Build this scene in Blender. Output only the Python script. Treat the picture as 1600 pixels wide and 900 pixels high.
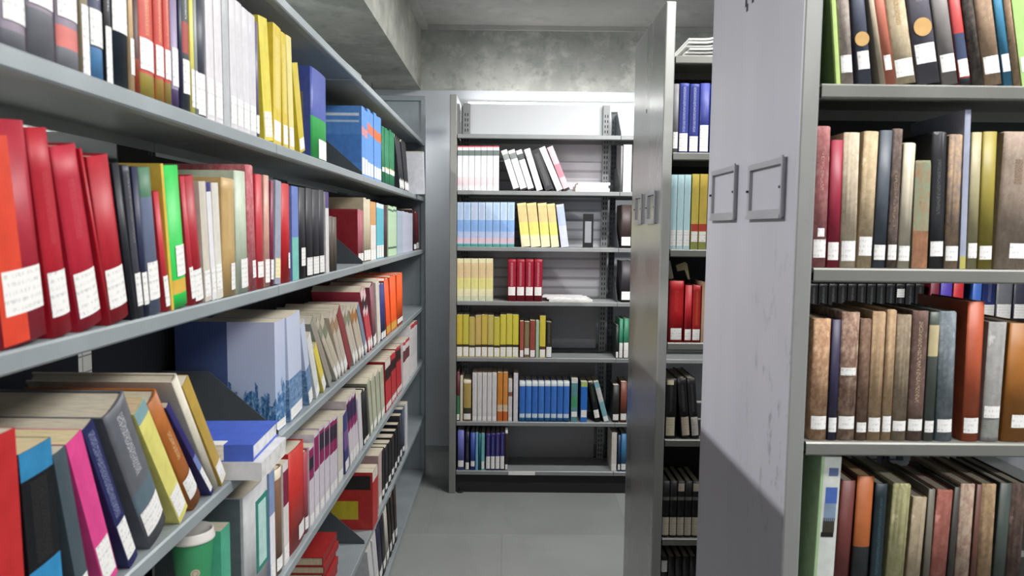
import bpy, bmesh, math, random
from mathutils import Vector, Matrix, Euler
random.seed(7)
for o in list(bpy.data.objects): bpy.data.objects.remove(o)
S = bpy.context.scene
COL = S.collection
PI = math.pi

# ------------------------------------------------------------------ camera
FOC = 1137.0; VPX, VPY = 795.0, 357.0; ROLL = math.radians(.6)
EYE = Vector((0, 0, 1.64))
vy = Vector(((VPX-800)/FOC, (450-VPY)/FOC, -1)).normalized()
va = Vector((math.cos(ROLL), -math.sin(ROLL), 0)); vx = (va - va.dot(vy)*vy).normalized()
vz = vx.cross(vy)
W2C = Matrix((vx, vy, vz)).transposed()
C2W = W2C.transposed()
cd = bpy.data.cameras.new('camera'); cam = bpy.data.objects.new('camera', cd); COL.objects.link(cam)
cd.sensor_width = 36; cd.lens = 36*FOC/1600; cd.clip_start = .02
cam.matrix_world = Matrix.Translation(EYE) @ C2W.to_4x4()
cd.dof.use_dof = True; cd.dof.focus_distance = 3.2; cd.dof.aperture_fstop = 7.0
S.camera = cam

def on_plane(axis, val, u, v):                 # photo pixel -> point on a real plane of the room
    d = C2W @ Vector(((u-800)/FOC, (450-v)/FOC, -1))
    return EYE + d*((val-EYE[axis])/d[axis])
def along(axis, plane, z, u):                  # where along a shelf (at height z, spine plane) a pixel column lies
    k = (u-800)/FOC
    r = W2C[0] + k*W2C[2]                      # r.(P-EYE)=0
    r = Vector((r[0], r[1], r[2]))
    other = 1-axis
    return EYE[other] - (r[axis]*(plane-EYE[axis]) + r[2]*(z-EYE[2]))/r[other]

# ------------------------------------------------------------------ light and exposure
S.view_settings.view_transform = 'Standard'; S.view_settings.look = 'None'
S.view_settings.exposure = 0.33; S.view_settings.gamma = 1.0
S.view_settings.use_curve_mapping = False
wd = bpy.data.worlds.new('room_air'); S.world = wd; wd.use_nodes = True
wd.node_tree.nodes['Background'].inputs[0].default_value = (.9, .95, 1, 1)
wd.node_tree.nodes['Background'].inputs[1].default_value = .3
LAMPS = [  # x, y, z, length, width, axis, watts, label
    (1.35, .86, 2.98, 1.2, .12, 'X', 48, 'ceiling tube lamp over the near right aisle'),
    (1.35, 2.25, 2.98, 1.2, .12, 'X', 30, 'ceiling tube lamp between the two right bookcases'),
    (.95, 3.35, 2.98, 1.2, .12, 'X', 58, 'unseen ceiling tube lamp added to light the far bookcase'),  # unseen, placed to light the far shelves from the front
    (.3, 5.12, 2.495, 1.2, .026, 'T', 3.4, 'added tube lamp hidden behind the far bookcase, brightening the far wall'),  # added out of sight to brighten the far wall and ceiling
    (-.93, 4.9, 2.40, .6, .026, 'H', 6, 'added tube lamp hidden behind the left bookcase end, brightening the far wall'),  # added out of sight to brighten the wall strip beside the far bookcase
    (1.1, -1.1, 2.98, 1.2, .25, 'X', 34, 'unseen ceiling fill lamp added behind the viewer'),  # unseen lamp added for soft frontal fill
    (-.96, 1.75, 2.60, 1.5, .008, 'Y', 50, 'tube lamp under the beam above the left bookcase'),
]

# ------------------------------------------------------------------ materials
def lin(h):
    h = h.lstrip('#'); c = [int(h[i:i+2], 16)/255 for i in (0, 2, 4)]
    return tuple((x/12.92 if x <= .04045 else ((x+.055)/1.055)**2.4) for x in c)
MC = {}
class NT:
    def __init__(s, name, rough=.5, metal=0.0, spec=.5):
        s.m = bpy.data.materials.new(name); s.m.use_nodes = True
        s.t = s.m.node_tree; s.b = s.t.nodes['Principled BSDF']
        s.b.inputs['Roughness'].default_value = rough; s.b.inputs['Metallic'].default_value = metal
        s.b.inputs['Specular IOR Level'].default_value = spec
    def n(s, ty, **kw):
        nd = s.t.nodes.new(ty)
        for k, v in kw.items():
            if k in ('operation', 'blend_type', 'data_type', 'noise_dimensions', 'interpolation', 'clamp', 'offset_frequency', 'wave_type', 'bands_direction', 'feature'): setattr(nd, k, v)
            else: nd.inputs[k].default_value = v
        return nd
    def l(s, a, b): s.t.links.new(a, b)
    def coord(s, kind='Object', scale=(1, 1, 1)):
        tc = s.n('ShaderNodeTexCoord'); mp = s.n('ShaderNodeMapping'); mp.inputs['Scale'].default_value = scale
        s.l(tc.outputs[kind], mp.inputs['Vector']); return mp.outputs[0]
    def noise(s, vec, scale, detail=3, rough=.5):
        nd = s.n('ShaderNodeTexNoise', Scale=scale, Detail=detail, Roughness=rough); s.l(vec, nd.inputs['Vector']); return nd.outputs['Fac']
    def ramp(s, fac, stops, interp='LINEAR'):
        r = s.n('ShaderNodeValToRGB'); e = r.color_ramp; e.interpolation = interp
        while len(e.elements) < len(stops): e.elements.new(.5)
        for i, (p, c) in enumerate(stops):
            e.elements[i].position = p; e.elements[i].color = (*c, 1) if len(c) == 3 else c
        s.l(fac, r.inputs[0]); return r.outputs[0]
    def mix(s, fac, a, b, bt='MIX'):
        m = s.n('ShaderNodeMix', data_type='RGBA', blend_type=bt)
        for sock, v in ((m.inputs[0], fac), (m.inputs[6], a), (m.inputs[7], b)):
            if hasattr(v, 'links') or hasattr(v, 'is_linked'): s.l(v, sock)
            else: sock.default_value = v if isinstance(v, (int, float)) else (*v[:3], 1)
        return m.outputs[2]
    def math(s, op, a, b=None):
        m = s.n('ShaderNodeMath', operation=op)
        for i, v in enumerate((a, b)):
            if v is None: continue
            if hasattr(v, 'is_linked'): s.l(v, m.inputs[i])
            else: m.inputs[i].default_value = v
        return m.outputs[0]
    def xyz(s, vec):
        q = s.n('ShaderNodeSeparateXYZ'); s.l(vec, q.inputs[0]); return q.outputs
    def base(s, c):
        if hasattr(c, 'is_linked'): s.l(c, s.b.inputs['Base Color'])
        else: s.b.inputs['Base Color'].default_value = (*c, 1)
    def bump(s, h, strength=.2, dist=.002):
        b = s.n('ShaderNodeBump', Strength=strength, Distance=dist); s.l(h, b.inputs['Height']); s.l(b.outputs[0], s.b.inputs['Normal'])

def M_plain(h, rough=.5, metal=0, name=None):
    k = ('p', h, rough, metal)
    if k not in MC:
        t = NT(name or 'plain_'+h, rough, metal); t.base(lin(h)); MC[k] = t.m
    return MC[k]
def M_cover(h, rough=.42):                        # book cloth / printed board: slight unevenness
    k = ('c', h, rough)
    if k not in MC:
        t = NT('cover_'+h, rough+.08, spec=.35); c = lin(h); v = t.coord()
        f = t.noise(v, 38, 3)
        t.base(t.ramp(f, [(.25, tuple(x*.88 for x in c)), (.75, tuple(min(1, x*1.1+.004) for x in c))])); MC[k] = t.m
    return MC[k]
def M_worn(h, h2):                                # old cloth/leather with rubbed streaks and torn patches
    k = ('w', h, h2)
    if k not in MC:
        t = NT('worn_'+h, .85, spec=.2); gr = lambda q: tuple(x*.72+.28*(q[0]*.35+q[1]*.45+q[2]*.2) for x in q); c = tuple(min(1, x*1.12) for x in gr(lin(h))); c2 = tuple(min(1, x*1.15) for x in gr(lin(h2)))
        f = t.noise(t.coord(scale=(1, 1, .65)), 75, 6, .72); g = t.noise(t.coord(scale=(1, 1, .45)), 24, 5, .7); q = t.noise(t.coord(scale=(1, 1, .8)), 130, 5, .75)
        a = t.ramp(f, [(.42, c), (.68, c2)])
        a = t.mix(t.ramp(g, [(.6, (0,)*3), (.66, (.75,)*3)]), a, tuple(min(1, x*1.35+.05) for x in c2))
        a = t.mix(t.ramp(q, [(.58, (0,)*3), (.68, (.55,)*3)]), a, tuple(x*.45 for x in c))
        t.base(a); t.bump(f, .4, .0015); MC[k] = t.m
    return MC[k]
def M_title(h, ink, fine=260):                    # lettering running along a spine, too small to read
    k = ('t', h, ink, fine)
    if k not in MC:
        t = NT('lettering_'+h+'_'+ink, .4)
        f = t.noise(t.coord(scale=(1, .1, .75)), max(520, fine*5), 1, .3)
        a, b = lin(h), lin(ink); b = tuple(x*.4+y*.6 for x, y in zip(a, b))
        t.base(t.ramp(f, [(.5, a), (.58, b)], 'LINEAR')); MC[k] = t.m
    return MC[k]
def M_tag(h='f2f1ee'):                            # call-number sticker: rows of tiny print
    k = ('tag', h)
    if k not in MC:
        t = NT('sticker_'+h, .45); v = t.coord()
        x = t.xyz(v)
        rows = t.math('GREATER_THAN', t.math('SINE', t.math('MULTIPLY', x[2], 2*PI/.0095)), .15)
        f = t.noise(t.coord(scale=(1, .1, .25)), 420, 1, .4)
        ink = t.math('MULTIPLY', rows, t.math('GREATER_THAN', f, .535))
        t.base(t.mix(t.math('MULTIPLY', ink, .3), lin(h), lin('3a3a40'))); MC[k] = t.m
    return MC[k]
def M_pages(h='cfc6b2'):
    k = ('pg', h)
    if k not in MC:
        t = NT('paper_edges_'+h, .8, spec=.2); c = lin(h)
        f = t.noise(t.coord(scale=(1, .04, .04)), 900, 2, .6)
        t.base(t.ramp(f, [(.3, tuple(x*.72 for x in c)), (.6, c)])); MC[k] = t.m
    return MC[k]
def M_steel(name, h, rough=.42, metal=.25, dirt=.12, h2=None):
    k = ('s', name)
    if k not in MC:
        t = NT(name, rough, metal); c = lin(h)
        f = t.noise(t.coord(scale=(1, 1, .35)), 5, 5, .6); g = t.noise(t.coord(), 60, 4, .6)
        a = t.ramp(f, [(.3, tuple(x*(1-dirt) for x in c)), (.7, tuple(min(1, x*(1+dirt*.6)) for x in c))])
        t.base(t.mix(t.ramp(g, [(.62, (0, 0, 0)), (.75, (.35, .35, .35))]), a, tuple(x*.6 for x in c)))
        t.l(t.ramp(f, [(.3, (rough*.8,)*3), (.7, (rough*1.25,)*3)]), t.b.inputs['Roughness']); MC[k] = t.m
    return MC[k]

# ------------------------------------------------------------------ mesh helpers
def link(name, bm, mats, parent=None, smooth=False):
    me = bpy.data.meshes.new(name); bm.normal_update(); bm.to_mesh(me); bm.free()
    for m in (mats if isinstance(mats, (list, tuple)) else [mats]): me.materials.append(m)
    if smooth:
        for p in me.polygons: p.use_smooth = True
    o = bpy.data.objects.new(name, me); COL.objects.link(o)
    if parent: o.parent = parent
    return o
def box(bm, x0, x1, y0, y1, z0, z1, mi=0):
    vs = [bm.verts.new((x, y, z)) for x in (x0, x1) for y in (y0, y1) for z in (z0, z1)]
    for f in ((0, 1, 3, 2), (4, 6, 7, 5), (0, 4, 5, 1), (2, 3, 7, 6), (0, 2, 6, 4), (1, 5, 7, 3)):
        bm.faces.new([vs[i] for i in f]).material_index = mi
    return vs
def bevel(bm, w, seg=2):
    bmesh.ops.bevel(bm, geom=bm.edges[:], offset=w, segments=seg, affect='EDGES', profile=.5)
def prism(bm, pts, a0, a1, axis='x', mi=0):       # polygon in the two other axes, extruded along axis
    def P(p, a): return {'x': (a, p[0], p[1]), 'y': (p[0], a, p[1]), 'z': (p[0], p[1], a)}[axis]
    A = [bm.verts.new(P(p, a0)) for p in pts]; B = [bm.verts.new(P(p, a1)) for p in pts]
    n = len(pts)
    fs = [bm.faces.new(A), bm.faces.new(B[::-1])] + [bm.faces.new((A[i], B[i], B[(i+1) % n], A[(i+1) % n])) for i in range(n)]
    for f in fs: f.material_index = mi
    bmesh.ops.recalc_face_normals(bm, faces=fs)
def lathe(bm, prof, n=40, mi=0, cap=True):
    rings = [[bm.verts.new((r*math.cos(2*PI*i/n), r*math.sin(2*PI*i/n), z)) for i in range(n)] for r, z in prof]
    for a, b in zip(rings, rings[1:]):
        for i in range(n): bm.faces.new((a[i], a[(i+1) % n], b[(i+1) % n], b[i])).material_index = mi
    if cap:
        bm.faces.new(rings[0][::-1]); bm.faces.new(rings[-1]).material_index = mi
def empty(name, loc, rot=(0, 0, 0)):
    o = bpy.data.objects.new(name, None); o.empty_display_size = .05; COL.objects.link(o)
    o.location = loc; o.rotation_euler = rot; return o
USED = {}
def tag(o, label, cat, group=None):
    o['label'] = label; o['category'] = cat
    if group: o['group'] = group
    nw = len(label.split())
    if nw < 4 or nw > 16: print('LABEL LENGTH', nw, label)
    if label in USED: print('DUPLICATE LABEL', label)
    USED[label] = 1
def struct(o): o['kind'] = 'structure'; return o

# ------------------------------------------------------------------ the room
WALL_Y = 5.25; CEIL = 3.055; BEAM_X = -.632; BEAM_Z = 2.61
def M_concrete(name, base, dark, light, sc=1.6):
    t = NT(name, .85, spec=.25); v = t.coord()
    f = t.noise(v, sc, 6, .62); g = t.noise(v, sc*9, 5, .6)
    a = t.ramp(f, [(.28, lin(dark)), (.5, lin(base)), (.72, lin(light))])
    w = t.noise(v, sc*3.1, 6, .7); a = t.mix(t.ramp(w, [(.5, (0,)*3), (.68, (.7,)*3)]), a, tuple(min(1, x*1.18) for x in lin(light)))
    t.base(t.mix(t.ramp(g, [(.54, (0, 0, 0)), (.72, (.65, .65, .65))]), a, lin(dark))); t.bump(g, .25, .006)
    return t
conc = M_concrete('bare_concrete', 'aeb0ab', '8b8d88', 'cfd1cb').m
tb = M_concrete('beam_concrete', 'a9aaa2', '86877f', 'c2c3ba', 1.2); beamc = tb.m
ceilm = M_concrete('ceiling_concrete', 'b4b3b0', 'a5a4a1', 'c0bfbc', .8).m
# floor: grey sheet flooring laid in wide panels
t = NT('grey_floor', .38); v = t.coord()
br = t.n('ShaderNodeTexBrick', Scale=1.0); br.offset = .37
br.inputs['Color1'].default_value = (*lin('949795'), 1); br.inputs['Color2'].default_value = (*lin('8b8e8c'), 1)
br.inputs['Mortar'].default_value = (*lin('868987'), 1); br.inputs['Mortar Size'].default_value = .003
br.inputs['Brick Width'].default_value = 1.1; br.inputs['Row Height'].default_value = 1.02
mp = t.n('ShaderNodeMapping'); mp.inputs['Location'].default_value = (.02, .28, 0)
t.l(v, mp.inputs[0]); t.l(mp.outputs[0], br.inputs['Vector'])
f = t.noise(v, 3.2, 5, .6); g = t.noise(v, 40, 4, .7)
c = t.mix(t.ramp(f, [(.3, (.22,)*3), (.7, (0,)*3)]), br.outputs[0], lin('6b6e6d'))
t.base(t.mix(t.ramp(g, [(.6, (0,)*3), (.8, (.3,)*3)]), c, lin('636665')))
t.l(t.ramp(f, [(.3, (.3,)*3), (.7, (.48,)*3)]), t.b.inputs['Roughness']); floorm = t.m
# wall lower paint
t = NT('grey_blue_wall_paint', .5); f = t.noise(t.coord(), 2.5, 4)
t.base(t.ramp(f, [(.3, lin('d2d7de')), (.7, lin('dde1e7'))])); paint = t.m
t = NT('white_wall_tiles', .35); br = t.n('ShaderNodeTexBrick', Scale=1.0); br.offset = 0
br.inputs['Color1'].default_value = br.inputs['Color2'].default_value = (*lin('e3e3df'), 1); br.inputs['Mortar'].default_value = (*lin('9a9a98'), 1)
br.inputs['Mortar Size'].default_value = .004; br.inputs['Brick Width'].default_value = .075; br.inputs['Row Height'].default_value = .075
tc = t.n('ShaderNodeTexCoord'); sp = t.n('ShaderNodeSeparateXYZ'); cb = t.n('ShaderNodeCombineXYZ')
t.l(tc.outputs['Object'], sp.inputs[0]); t.l(sp.outputs[1], cb.inputs[0]); t.l(sp.outputs[2], cb.inputs[1]); t.l(cb.outputs[0], br.inputs['Vector'])
t.base(br.outputs[0]); tiles = t.m

X0, X1, Y0 = -1.9, 3.6, -2.6
bm = bmesh.new(); box(bm, X0-.1, X1+.1, Y0-.1, WALL_Y+.2, -.1, 0); struct(link('floor', bm, floorm))
bm = bmesh.new(); box(bm, X0-.1, X1+.1, Y0-.1, WALL_Y+.2, CEIL, CEIL+.1); struct(link('ceiling', bm, ceilm))
bm = bmesh.new(); box(bm, X0-.1, X1+.1, WALL_Y, WALL_Y+.2, 0, BEAM_Z, 1); box(bm, X0-.1, X1+.1, WALL_Y-.004, WALL_Y+.2, BEAM_Z, CEIL, 0); struct(link('wall_far', bm, [conc, paint]))
bm = bmesh.new(); box(bm, X0-.1, X0, Y0-.1, WALL_Y, 0, CEIL); struct(link('wall_left', bm, tiles))
bm = bmesh.new(); box(bm, X1, X1+.1, Y0-.1, WALL_Y, 0, CEIL); struct(link('wall_right', bm, paint))
bm = bmesh.new(); box(bm, X0, X1, Y0-.1, Y0, 0, CEIL); struct(link('wall_near', bm, paint))
bm = bmesh.new(); box(bm, X0, BEAM_X, Y0, WALL_Y-.006, BEAM_Z, CEIL-.001); struct(link('trim_1', bm, beamc))     # the concrete beam over the left bookcase
bm = bmesh.new(); box(bm, BEAM_X+.001, BEAM_X+.05, Y0, WALL_Y-.02, CEIL-.035, CEIL-.001); box(bm, BEAM_X+.05, X1, WALL_Y-.03, WALL_Y-.006, CEIL-.03, CEIL-.001); struct(link('trim_2', bm, ceilm))
bm = bmesh.new(); box(bm, X0, X1, WALL_Y-.012, WALL_Y-.001, 0, .045); struct(link('baseboard_far', bm, M_plain('a8adb3')))

# unseen tube lamps: some inferred from the shading, others added as fill
for lx, ly, lz, ll, lw, ax, watts, lab in LAMPS:
    if ax in 'TH':                              # added bare tube on a batten, hidden behind a bookcase to brighten the wall
        wy = WALL_Y if ax == 'T' else ly+.13
        r = empty('unseen_tube_lamp', (lx, wy-.005, lz)); tag(r, lab, 'lamp', 'tube lamps')
        bm = bmesh.new(); box(bm, -ll/2, ll/2, -.05, 0, -.03, .03)
        if ax == 'H':
            box(bm, -ll/2-.04, ll/2+.02, -.26, .02, .03, .033)  # added shade keeping this hidden tube's light off the beam
            for sx in (-.2, .0): box(bm, sx-.002, sx+.002, -.028, -.024, .033, BEAM_Z-lz, 1)
        link('batten', bm, [M_plain('d9d9d6'), M_plain('2a2a2a')], r)
        bm = bmesh.new()
        for sx in (-1, 1): box(bm, sx*(ll/2+.001)-.012, sx*(ll/2+.001)+.012, ly-wy-.014, -.0505, -.016, .016)
        link('lamp_holder', bm, M_plain('e6e6e2'), r)
        e = NT('fill_tube'); e.b.inputs['Emission Color'].default_value = (1, .985, .965, 1); e.b.inputs['Emission Strength'].default_value = watts/(PI*PI*lw*(ll-.03))
        bm = bmesh.new(); bmesh.ops.create_cone(bm, segments=14, radius1=lw/2, radius2=lw/2, depth=ll-.03, cap_ends=True)
        bmesh.ops.rotate(bm, verts=bm.verts, matrix=Matrix.Rotation(PI/2, 3, 'Y')); o = link('tube', bm, e.m, r, True); o.location = (0, ly-wy+.005, 0)
        continue
    top = BEAM_Z if lz < 2.8 else CEIL
    r = empty('unseen_tube_lamp', (lx, ly, top)); tag(r, lab, 'lamp', 'tube lamps')
    hx, hy = (ll/2+.03, max(lw/2, .03)) if ax == 'X' else (max(lw/2, .03), ll/2+.03)
    bm = bmesh.new(); box(bm, -hx, hx, -hy, hy, lz+.006-top, -.002 if top-lz > .02 else -.0005); link('housing', bm, M_plain('d9d9d6'), r)
    ld = bpy.data.lights.new('tube', 'AREA'); ld.shape = 'RECTANGLE'; ld.energy = watts
    ld.size, ld.size_y = (ll, lw) if ax == 'X' else (lw, ll); ld.color = (1, .985, .965)
    lo = bpy.data.objects.new('tube', ld); COL.objects.link(lo); lo.parent = r; lo.location = (0, 0, lz-top)

# ------------------------------------------------------------------ bookcases (local: x along, y into the case, z up)
steel_l = M_steel('blue_grey_steel', '99a2a6', .4, .15)
steel_d = M_steel('dark_grey_steel', '50565a', .45, .2)
steel_r = M_steel('grey_green_steel', '7b7c77', .42, .2)
steel_f = M_steel('mid_grey_steel', '8e9192', .45, .15)
dark = M_plain('1b1c1d', .6); hole = M_plain('26282a', .8)
t = NT('scuffed_panel_paint', .45, .1); v = t.coord()
f = t.noise(t.coord(scale=(1, 1, .3)), 3, 4); g = t.noise(t.coord(scale=(1, 1, .35)), 28, 6, .7); x = t.xyz(v)
a = t.ramp(f, [(.3, lin('a3a4ad')), (.7, lin('b2b3bc'))])
scr = t.ramp(g, [(.57, (0,)*3), (.63, (1,)*3)])
nearf = t.n('ShaderNodeMapRange'); t.l(x[1], nearf.inputs[0]); nearf.inputs[1].default_value = .34; nearf.inputs[2].default_value = .02
zf = t.n('ShaderNodeMapRange'); t.l(t.math('ABSOLUTE', t.math('SUBTRACT', x[2], 1.28)), zf.inputs[0]); zf.inputs[1].default_value = .42; zf.inputs[2].default_value = .1
mask = t.math('MULTIPLY', t.math('MULTIPLY', scr, nearf.outputs[0]), zf.outputs[0])
t.base(t.mix(t.math('MULTIPLY', mask, .75), a, lin('6d6d75'))); panel1 = t.m
t = NT('burnished_panel_steel', .3, .55); f = t.noise(t.coord(scale=(1, 1, .15)), 4, 4); 
t.base(t.ramp(f, [(.3, lin('8f918f')), (.7, lin('a9aba9'))])); t.l(t.ramp(f, [(.3, (.22,)*3), (.7, (.36,)*3)]), t.b.inputs['Roughness']); panel2 = t.m

def shelf_bm(x0, x1, z, dep, y0=0):
    bm = bmesh.new()
    prism(bm, [(y0+dep, z), (y0+.003, z), (y0, z-.003), (y0, z-.023), (y0+.003, z-.026), (y0+.022, z-.026), (y0+.022, z-.024), (y0+.004, z-.024), (y0+.002, z-.022), (y0+.002, z-.004), (y0+dep-.002, z-.002), (y0+dep-.002, z-.024), (y0+dep, z-.024)], x0+.0015, x1-.0015)
    return bm
def bracket_bm(x, z, dep, h=.155, run=.17, y0=.006):
    bm = bmesh.new(); prism(bm, [(y0, z+.001), (y0, z+.012), (run, z+h), (dep, z+h), (dep, z+.001)], x-.0012, x+.0012); return bm
def upright_bm(x, y, h, w=.035, d=.045, slots=True):
    bm = bmesh.new(); box(bm, x-w/2, x+w/2, y, y+d, 0, h)
    if slots:
        z = .1
        while z < h-.05:
            for sx in (-.008, .008): box(bm, x+sx-.003, x+sx+.003, y-.0006, y+.0004, z, z+.018, 1)
            z += .032
    return bm
def card_holder(parent, y0, y1, z0, z1, mat):
    bm = bmesh.new(); w = .012; x0 = -.007
    box(bm, x0, 0, y0, y0+w, z0, z1); box(bm, x0, 0, y1-w, y1, z0, z1)
    box(bm, x0, 0, y0+w, y1-w, z0, z0+w*1.3); box(bm, x0, 0, y0+w, y1-w, z1-w, z1)
    box(bm, x0-.003, x0, y0-.003, y0+.004, z0-.003, z1+.003); box(bm, x0-.003, x0, y0, y1, z0-.003, z0+.004)
    for yy in (y0+w/2, y1-w/2): box(bm, x0-.0045, x0, yy-.0025, yy+.0025, (z0+z1)/2-.0025, (z0+z1)/2+.0025, 1)
    return link('card_holder', bm, [mat, hole], parent)

def bookcase(loc, rz, joints, zs, dep, half, height, smat, label, panel=None, panel_mat=None, end_mat=None, brackets=True, backs=(), back_mat=None, ups=True, back_open=0, name='steel_bookcase', base=True, end_x=None):
    r = empty(name, loc, (0, 0, rz)); tag(r, label, 'bookcase', 'steel library bookcases')
    L0, L1 = joints[0], joints[-1]
    for z in zs:
        for a, b in zip(joints, joints[1:]):
            link('shelf', shelf_bm(a, b, z, half), smat, r)
        link('shelf', _back_shelf(L0+(back_open if z == zs[1] else 0), L1, z, half, dep), smat, r)
    for j in joints[1:]:
        if ups: link('upright', upright_bm(j if j < L1 else j-.02, half+.004, height-.03, d=max(.02, dep-2*half-.008)), [steel_d, hole], r)
        if brackets and j < L1:
            for k, z in enumerate(zs):
                if brackets is True or (joints.index(j), k) in brackets: link('bracket', bracket_bm(j, z, half-.004), steel_d, r)
    for a, b, z0, z1 in backs:
        bm = bmesh.new(); box(bm, a, b, half+.003, half+.006, z0, z1); link('back_sheet', bm, back_mat or steel_d, r)
    if base:
        bm = bmesh.new(); box(bm, L0, L1, .02, dep-.02, 0, zs[-1]-.03); link('plinth', bm, dark, r)
    return r
def _back_shelf(a, b, z, half, dep):
    bm = bmesh.new(); box(bm, a, b, dep-half, dep-.003, z-.003, z); box(bm, a, b, dep-.003, dep, z-.026, z); return bm

# left bookcase along the aisle: front at X=-.542, spines face +X
LX = -.542; LZ = [2.183, 1.832, 1.501, 1.139, .788, .415, .046]
LY0 = -.4
lj = [y-LY0 for y in (LY0, .68, 1.715, 2.735, 3.75, 4.70)]
left = bookcase((LX, LY0, 0), PI/2, lj, LZ, .62, .285, 2.3, steel_l, 'long blue-grey steel bookcase packed with books along the left of the aisle',
                backs=[(0, lj[2]-.32, .05, 1.46), (lj[2]-.15, 5.1, 1.51, 1.80), (lj[2]-.27, 5.1, .05, 1.47), (lj[2]-.15, lj[2]-.02, 1.8, 2.15), (lj[2], 5.1, 1.81, 2.17), (0, lj[2]-.32, 1.85, 2.15)], back_mat=M_plain('2b2d2e', .7), brackets={(1, 0), (1, 1), (1, 2), (2, 0), (2, 3), (2, 5), (2, 6), (3, 0), (3, 1), (3, 2), (3, 5), (3, 6), (4, 0)}, back_open=1.95)  # dark back sheets stand in for the shade behind this open-backed case
bm = bmesh.new(); box(bm, 5.1, 5.134, -.002, .62, 0, 2.47); box(bm, 5.085, 5.1, -.002, .022, .05, 2.47); box(bm, 5.085, 5.1, .022, .62, 2.44, 2.47)
link('end_panel', bm, M_steel('end_panel_steel', '8f989e', .45, .15), left)

# the two ranges on the right: fronts face -Y, end panels face the aisle at X=.528
RX = .528; RZ = [2.235, 1.908, 1.573, 1.244, .895, .53, .17]
def range_case(y, label, pmat, edge_mat, smat, backs):
    c = bookcase((RX, y, 0), 0, [.036, .98, 1.92, 2.86], RZ, .60, .28, 2.3, smat, label, backs=backs, back_mat=M_plain('242526', .7), brackets=False)
    bm = bmesh.new(); box(bm, 0, .034, 0, .605, 0, 2.415); bevel(bm, .004, 2)
    for f in bm.faces: f.material_index = 0 if f.normal.x < -.7 else 1
    p = link('end_panel', bm, [pmat, edge_mat], c)
    return c, p
R1Y, R2Y = 1.342, 2.54
rc, rp = range_case(R1Y, 'pale grey bookcase end with two card frames, old books beside it at right', panel1, M_steel('panel_edge_steel', '9a9b98', .35, .3), steel_r,
                    [(.04, 2.85, 1.58, 2.23), (.04, 2.85, .1, .89)])
card_holder(rp, 1.398-R1Y, 1.602-R1Y, 1.668, 1.782, M_steel('holder_steel', '9c9ca2', .4, .3)); card_holder(rp, 1.692-R1Y, 1.893-R1Y, 1.668, 1.792, MC[('s', 'holder_steel')])
bm = bmesh.new()
for yy, zz in ((.327, 2.137), (.29, 2.145), (.335, 2.15)): box(bm, -.0007, .001, yy-.006, yy+.006, zz-.008, zz+.008)
link('screw_hole', bm, hole, rp)
mc, mpn = range_case(R2Y, 'narrow burnished steel bookcase end in the middle, books glimpsed beside it', panel2, M_steel('panel_edge_pale', 'a9aba8', .35, .3), steel_r, [(.04, 2.85, 1.25, 2.23), (.04, .5, .1, .89)])
card_holder(mpn, .075, .235, 1.665, 1.78, MC[('s', 'holder_steel')]); card_holder(mpn, .335, .495, 1.665, 1.78, MC[('s', 'holder_steel')])
bm = bmesh.new(); box(bm, -.0007, .001, .31, .32, 2.09, 2.105); link('screw_hole', bm, hole, mpn)

# far bookcase facing the viewer
FX, FY = -.357, 4.40; FZ = [2.200, 1.866, 1.528, 1.198, .852, .452, .142]
far = bookcase((FX, FY, 0), 0, [.045, 1.022, 2.0, 2.98], FZ, .60, .285, 2.4, steel_f, 'grey steel bookcase facing the aisle at its far end, below bare concrete',
               backs=[(.05, .93, .12, .43), (.05, .93, .47, .83), (.05, .93, .87, 1.17)], back_mat=M_plain('a2a3a8', .5), brackets={(1, 0), (1, 1), (1, 2), (1, 3)})
bm = bmesh.new(); box(bm, 0, .042, -.005, .60, 0, 2.43); bevel(bm, .004, 2); ep = link('end_panel', bm, M_steel('far_panel_steel', '8c8d89', .4, .3), far)
bm = bmesh.new(); box(bm, .05, 1.0, .288, .296, 2.07, 2.425); box(bm, 1.04, 2.9, .288, .296, 2.07, 2.425); link('back_board', bm, M_plain('cdd0d4', .5), far)
bm = bmesh.new(); box(bm, .05, .99, .288, .292, 1.2, 2.065); link('back_sheet', bm, M_plain('a9aab0', .5), far)
bm = bmesh.new()
for z in [1.21+.062*k for k in range(14)]: box(bm, .05, .99, .286, .2875, z, z+.046)
link('back_sheet', bm, M_plain('cfd0d6', .5), far)  # louvre slats coloured paler than the sheet to imitate reflected light bands
link('upright', upright_bm(.085, .24, 2.42, .045, .03), [steel_f, hole], far); link('upright', upright_bm(.965, .245, 2.42, .04, .03), [steel_f, hole], far)
bm = bmesh.new(); lathe(bm, [(.022, 0), (.022, .006), (.008, .01), (.008, .03)], 16); o = link('foot', bm, dark, far); o.location = (.07, .02, 0)
bm = bmesh.new(); x0 = .37; box(bm, x0, x0+.165, -.0015, 0, FZ[6]-.024, FZ[6]-.003); link('shelf_label', bm, M_tag(), far)

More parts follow.
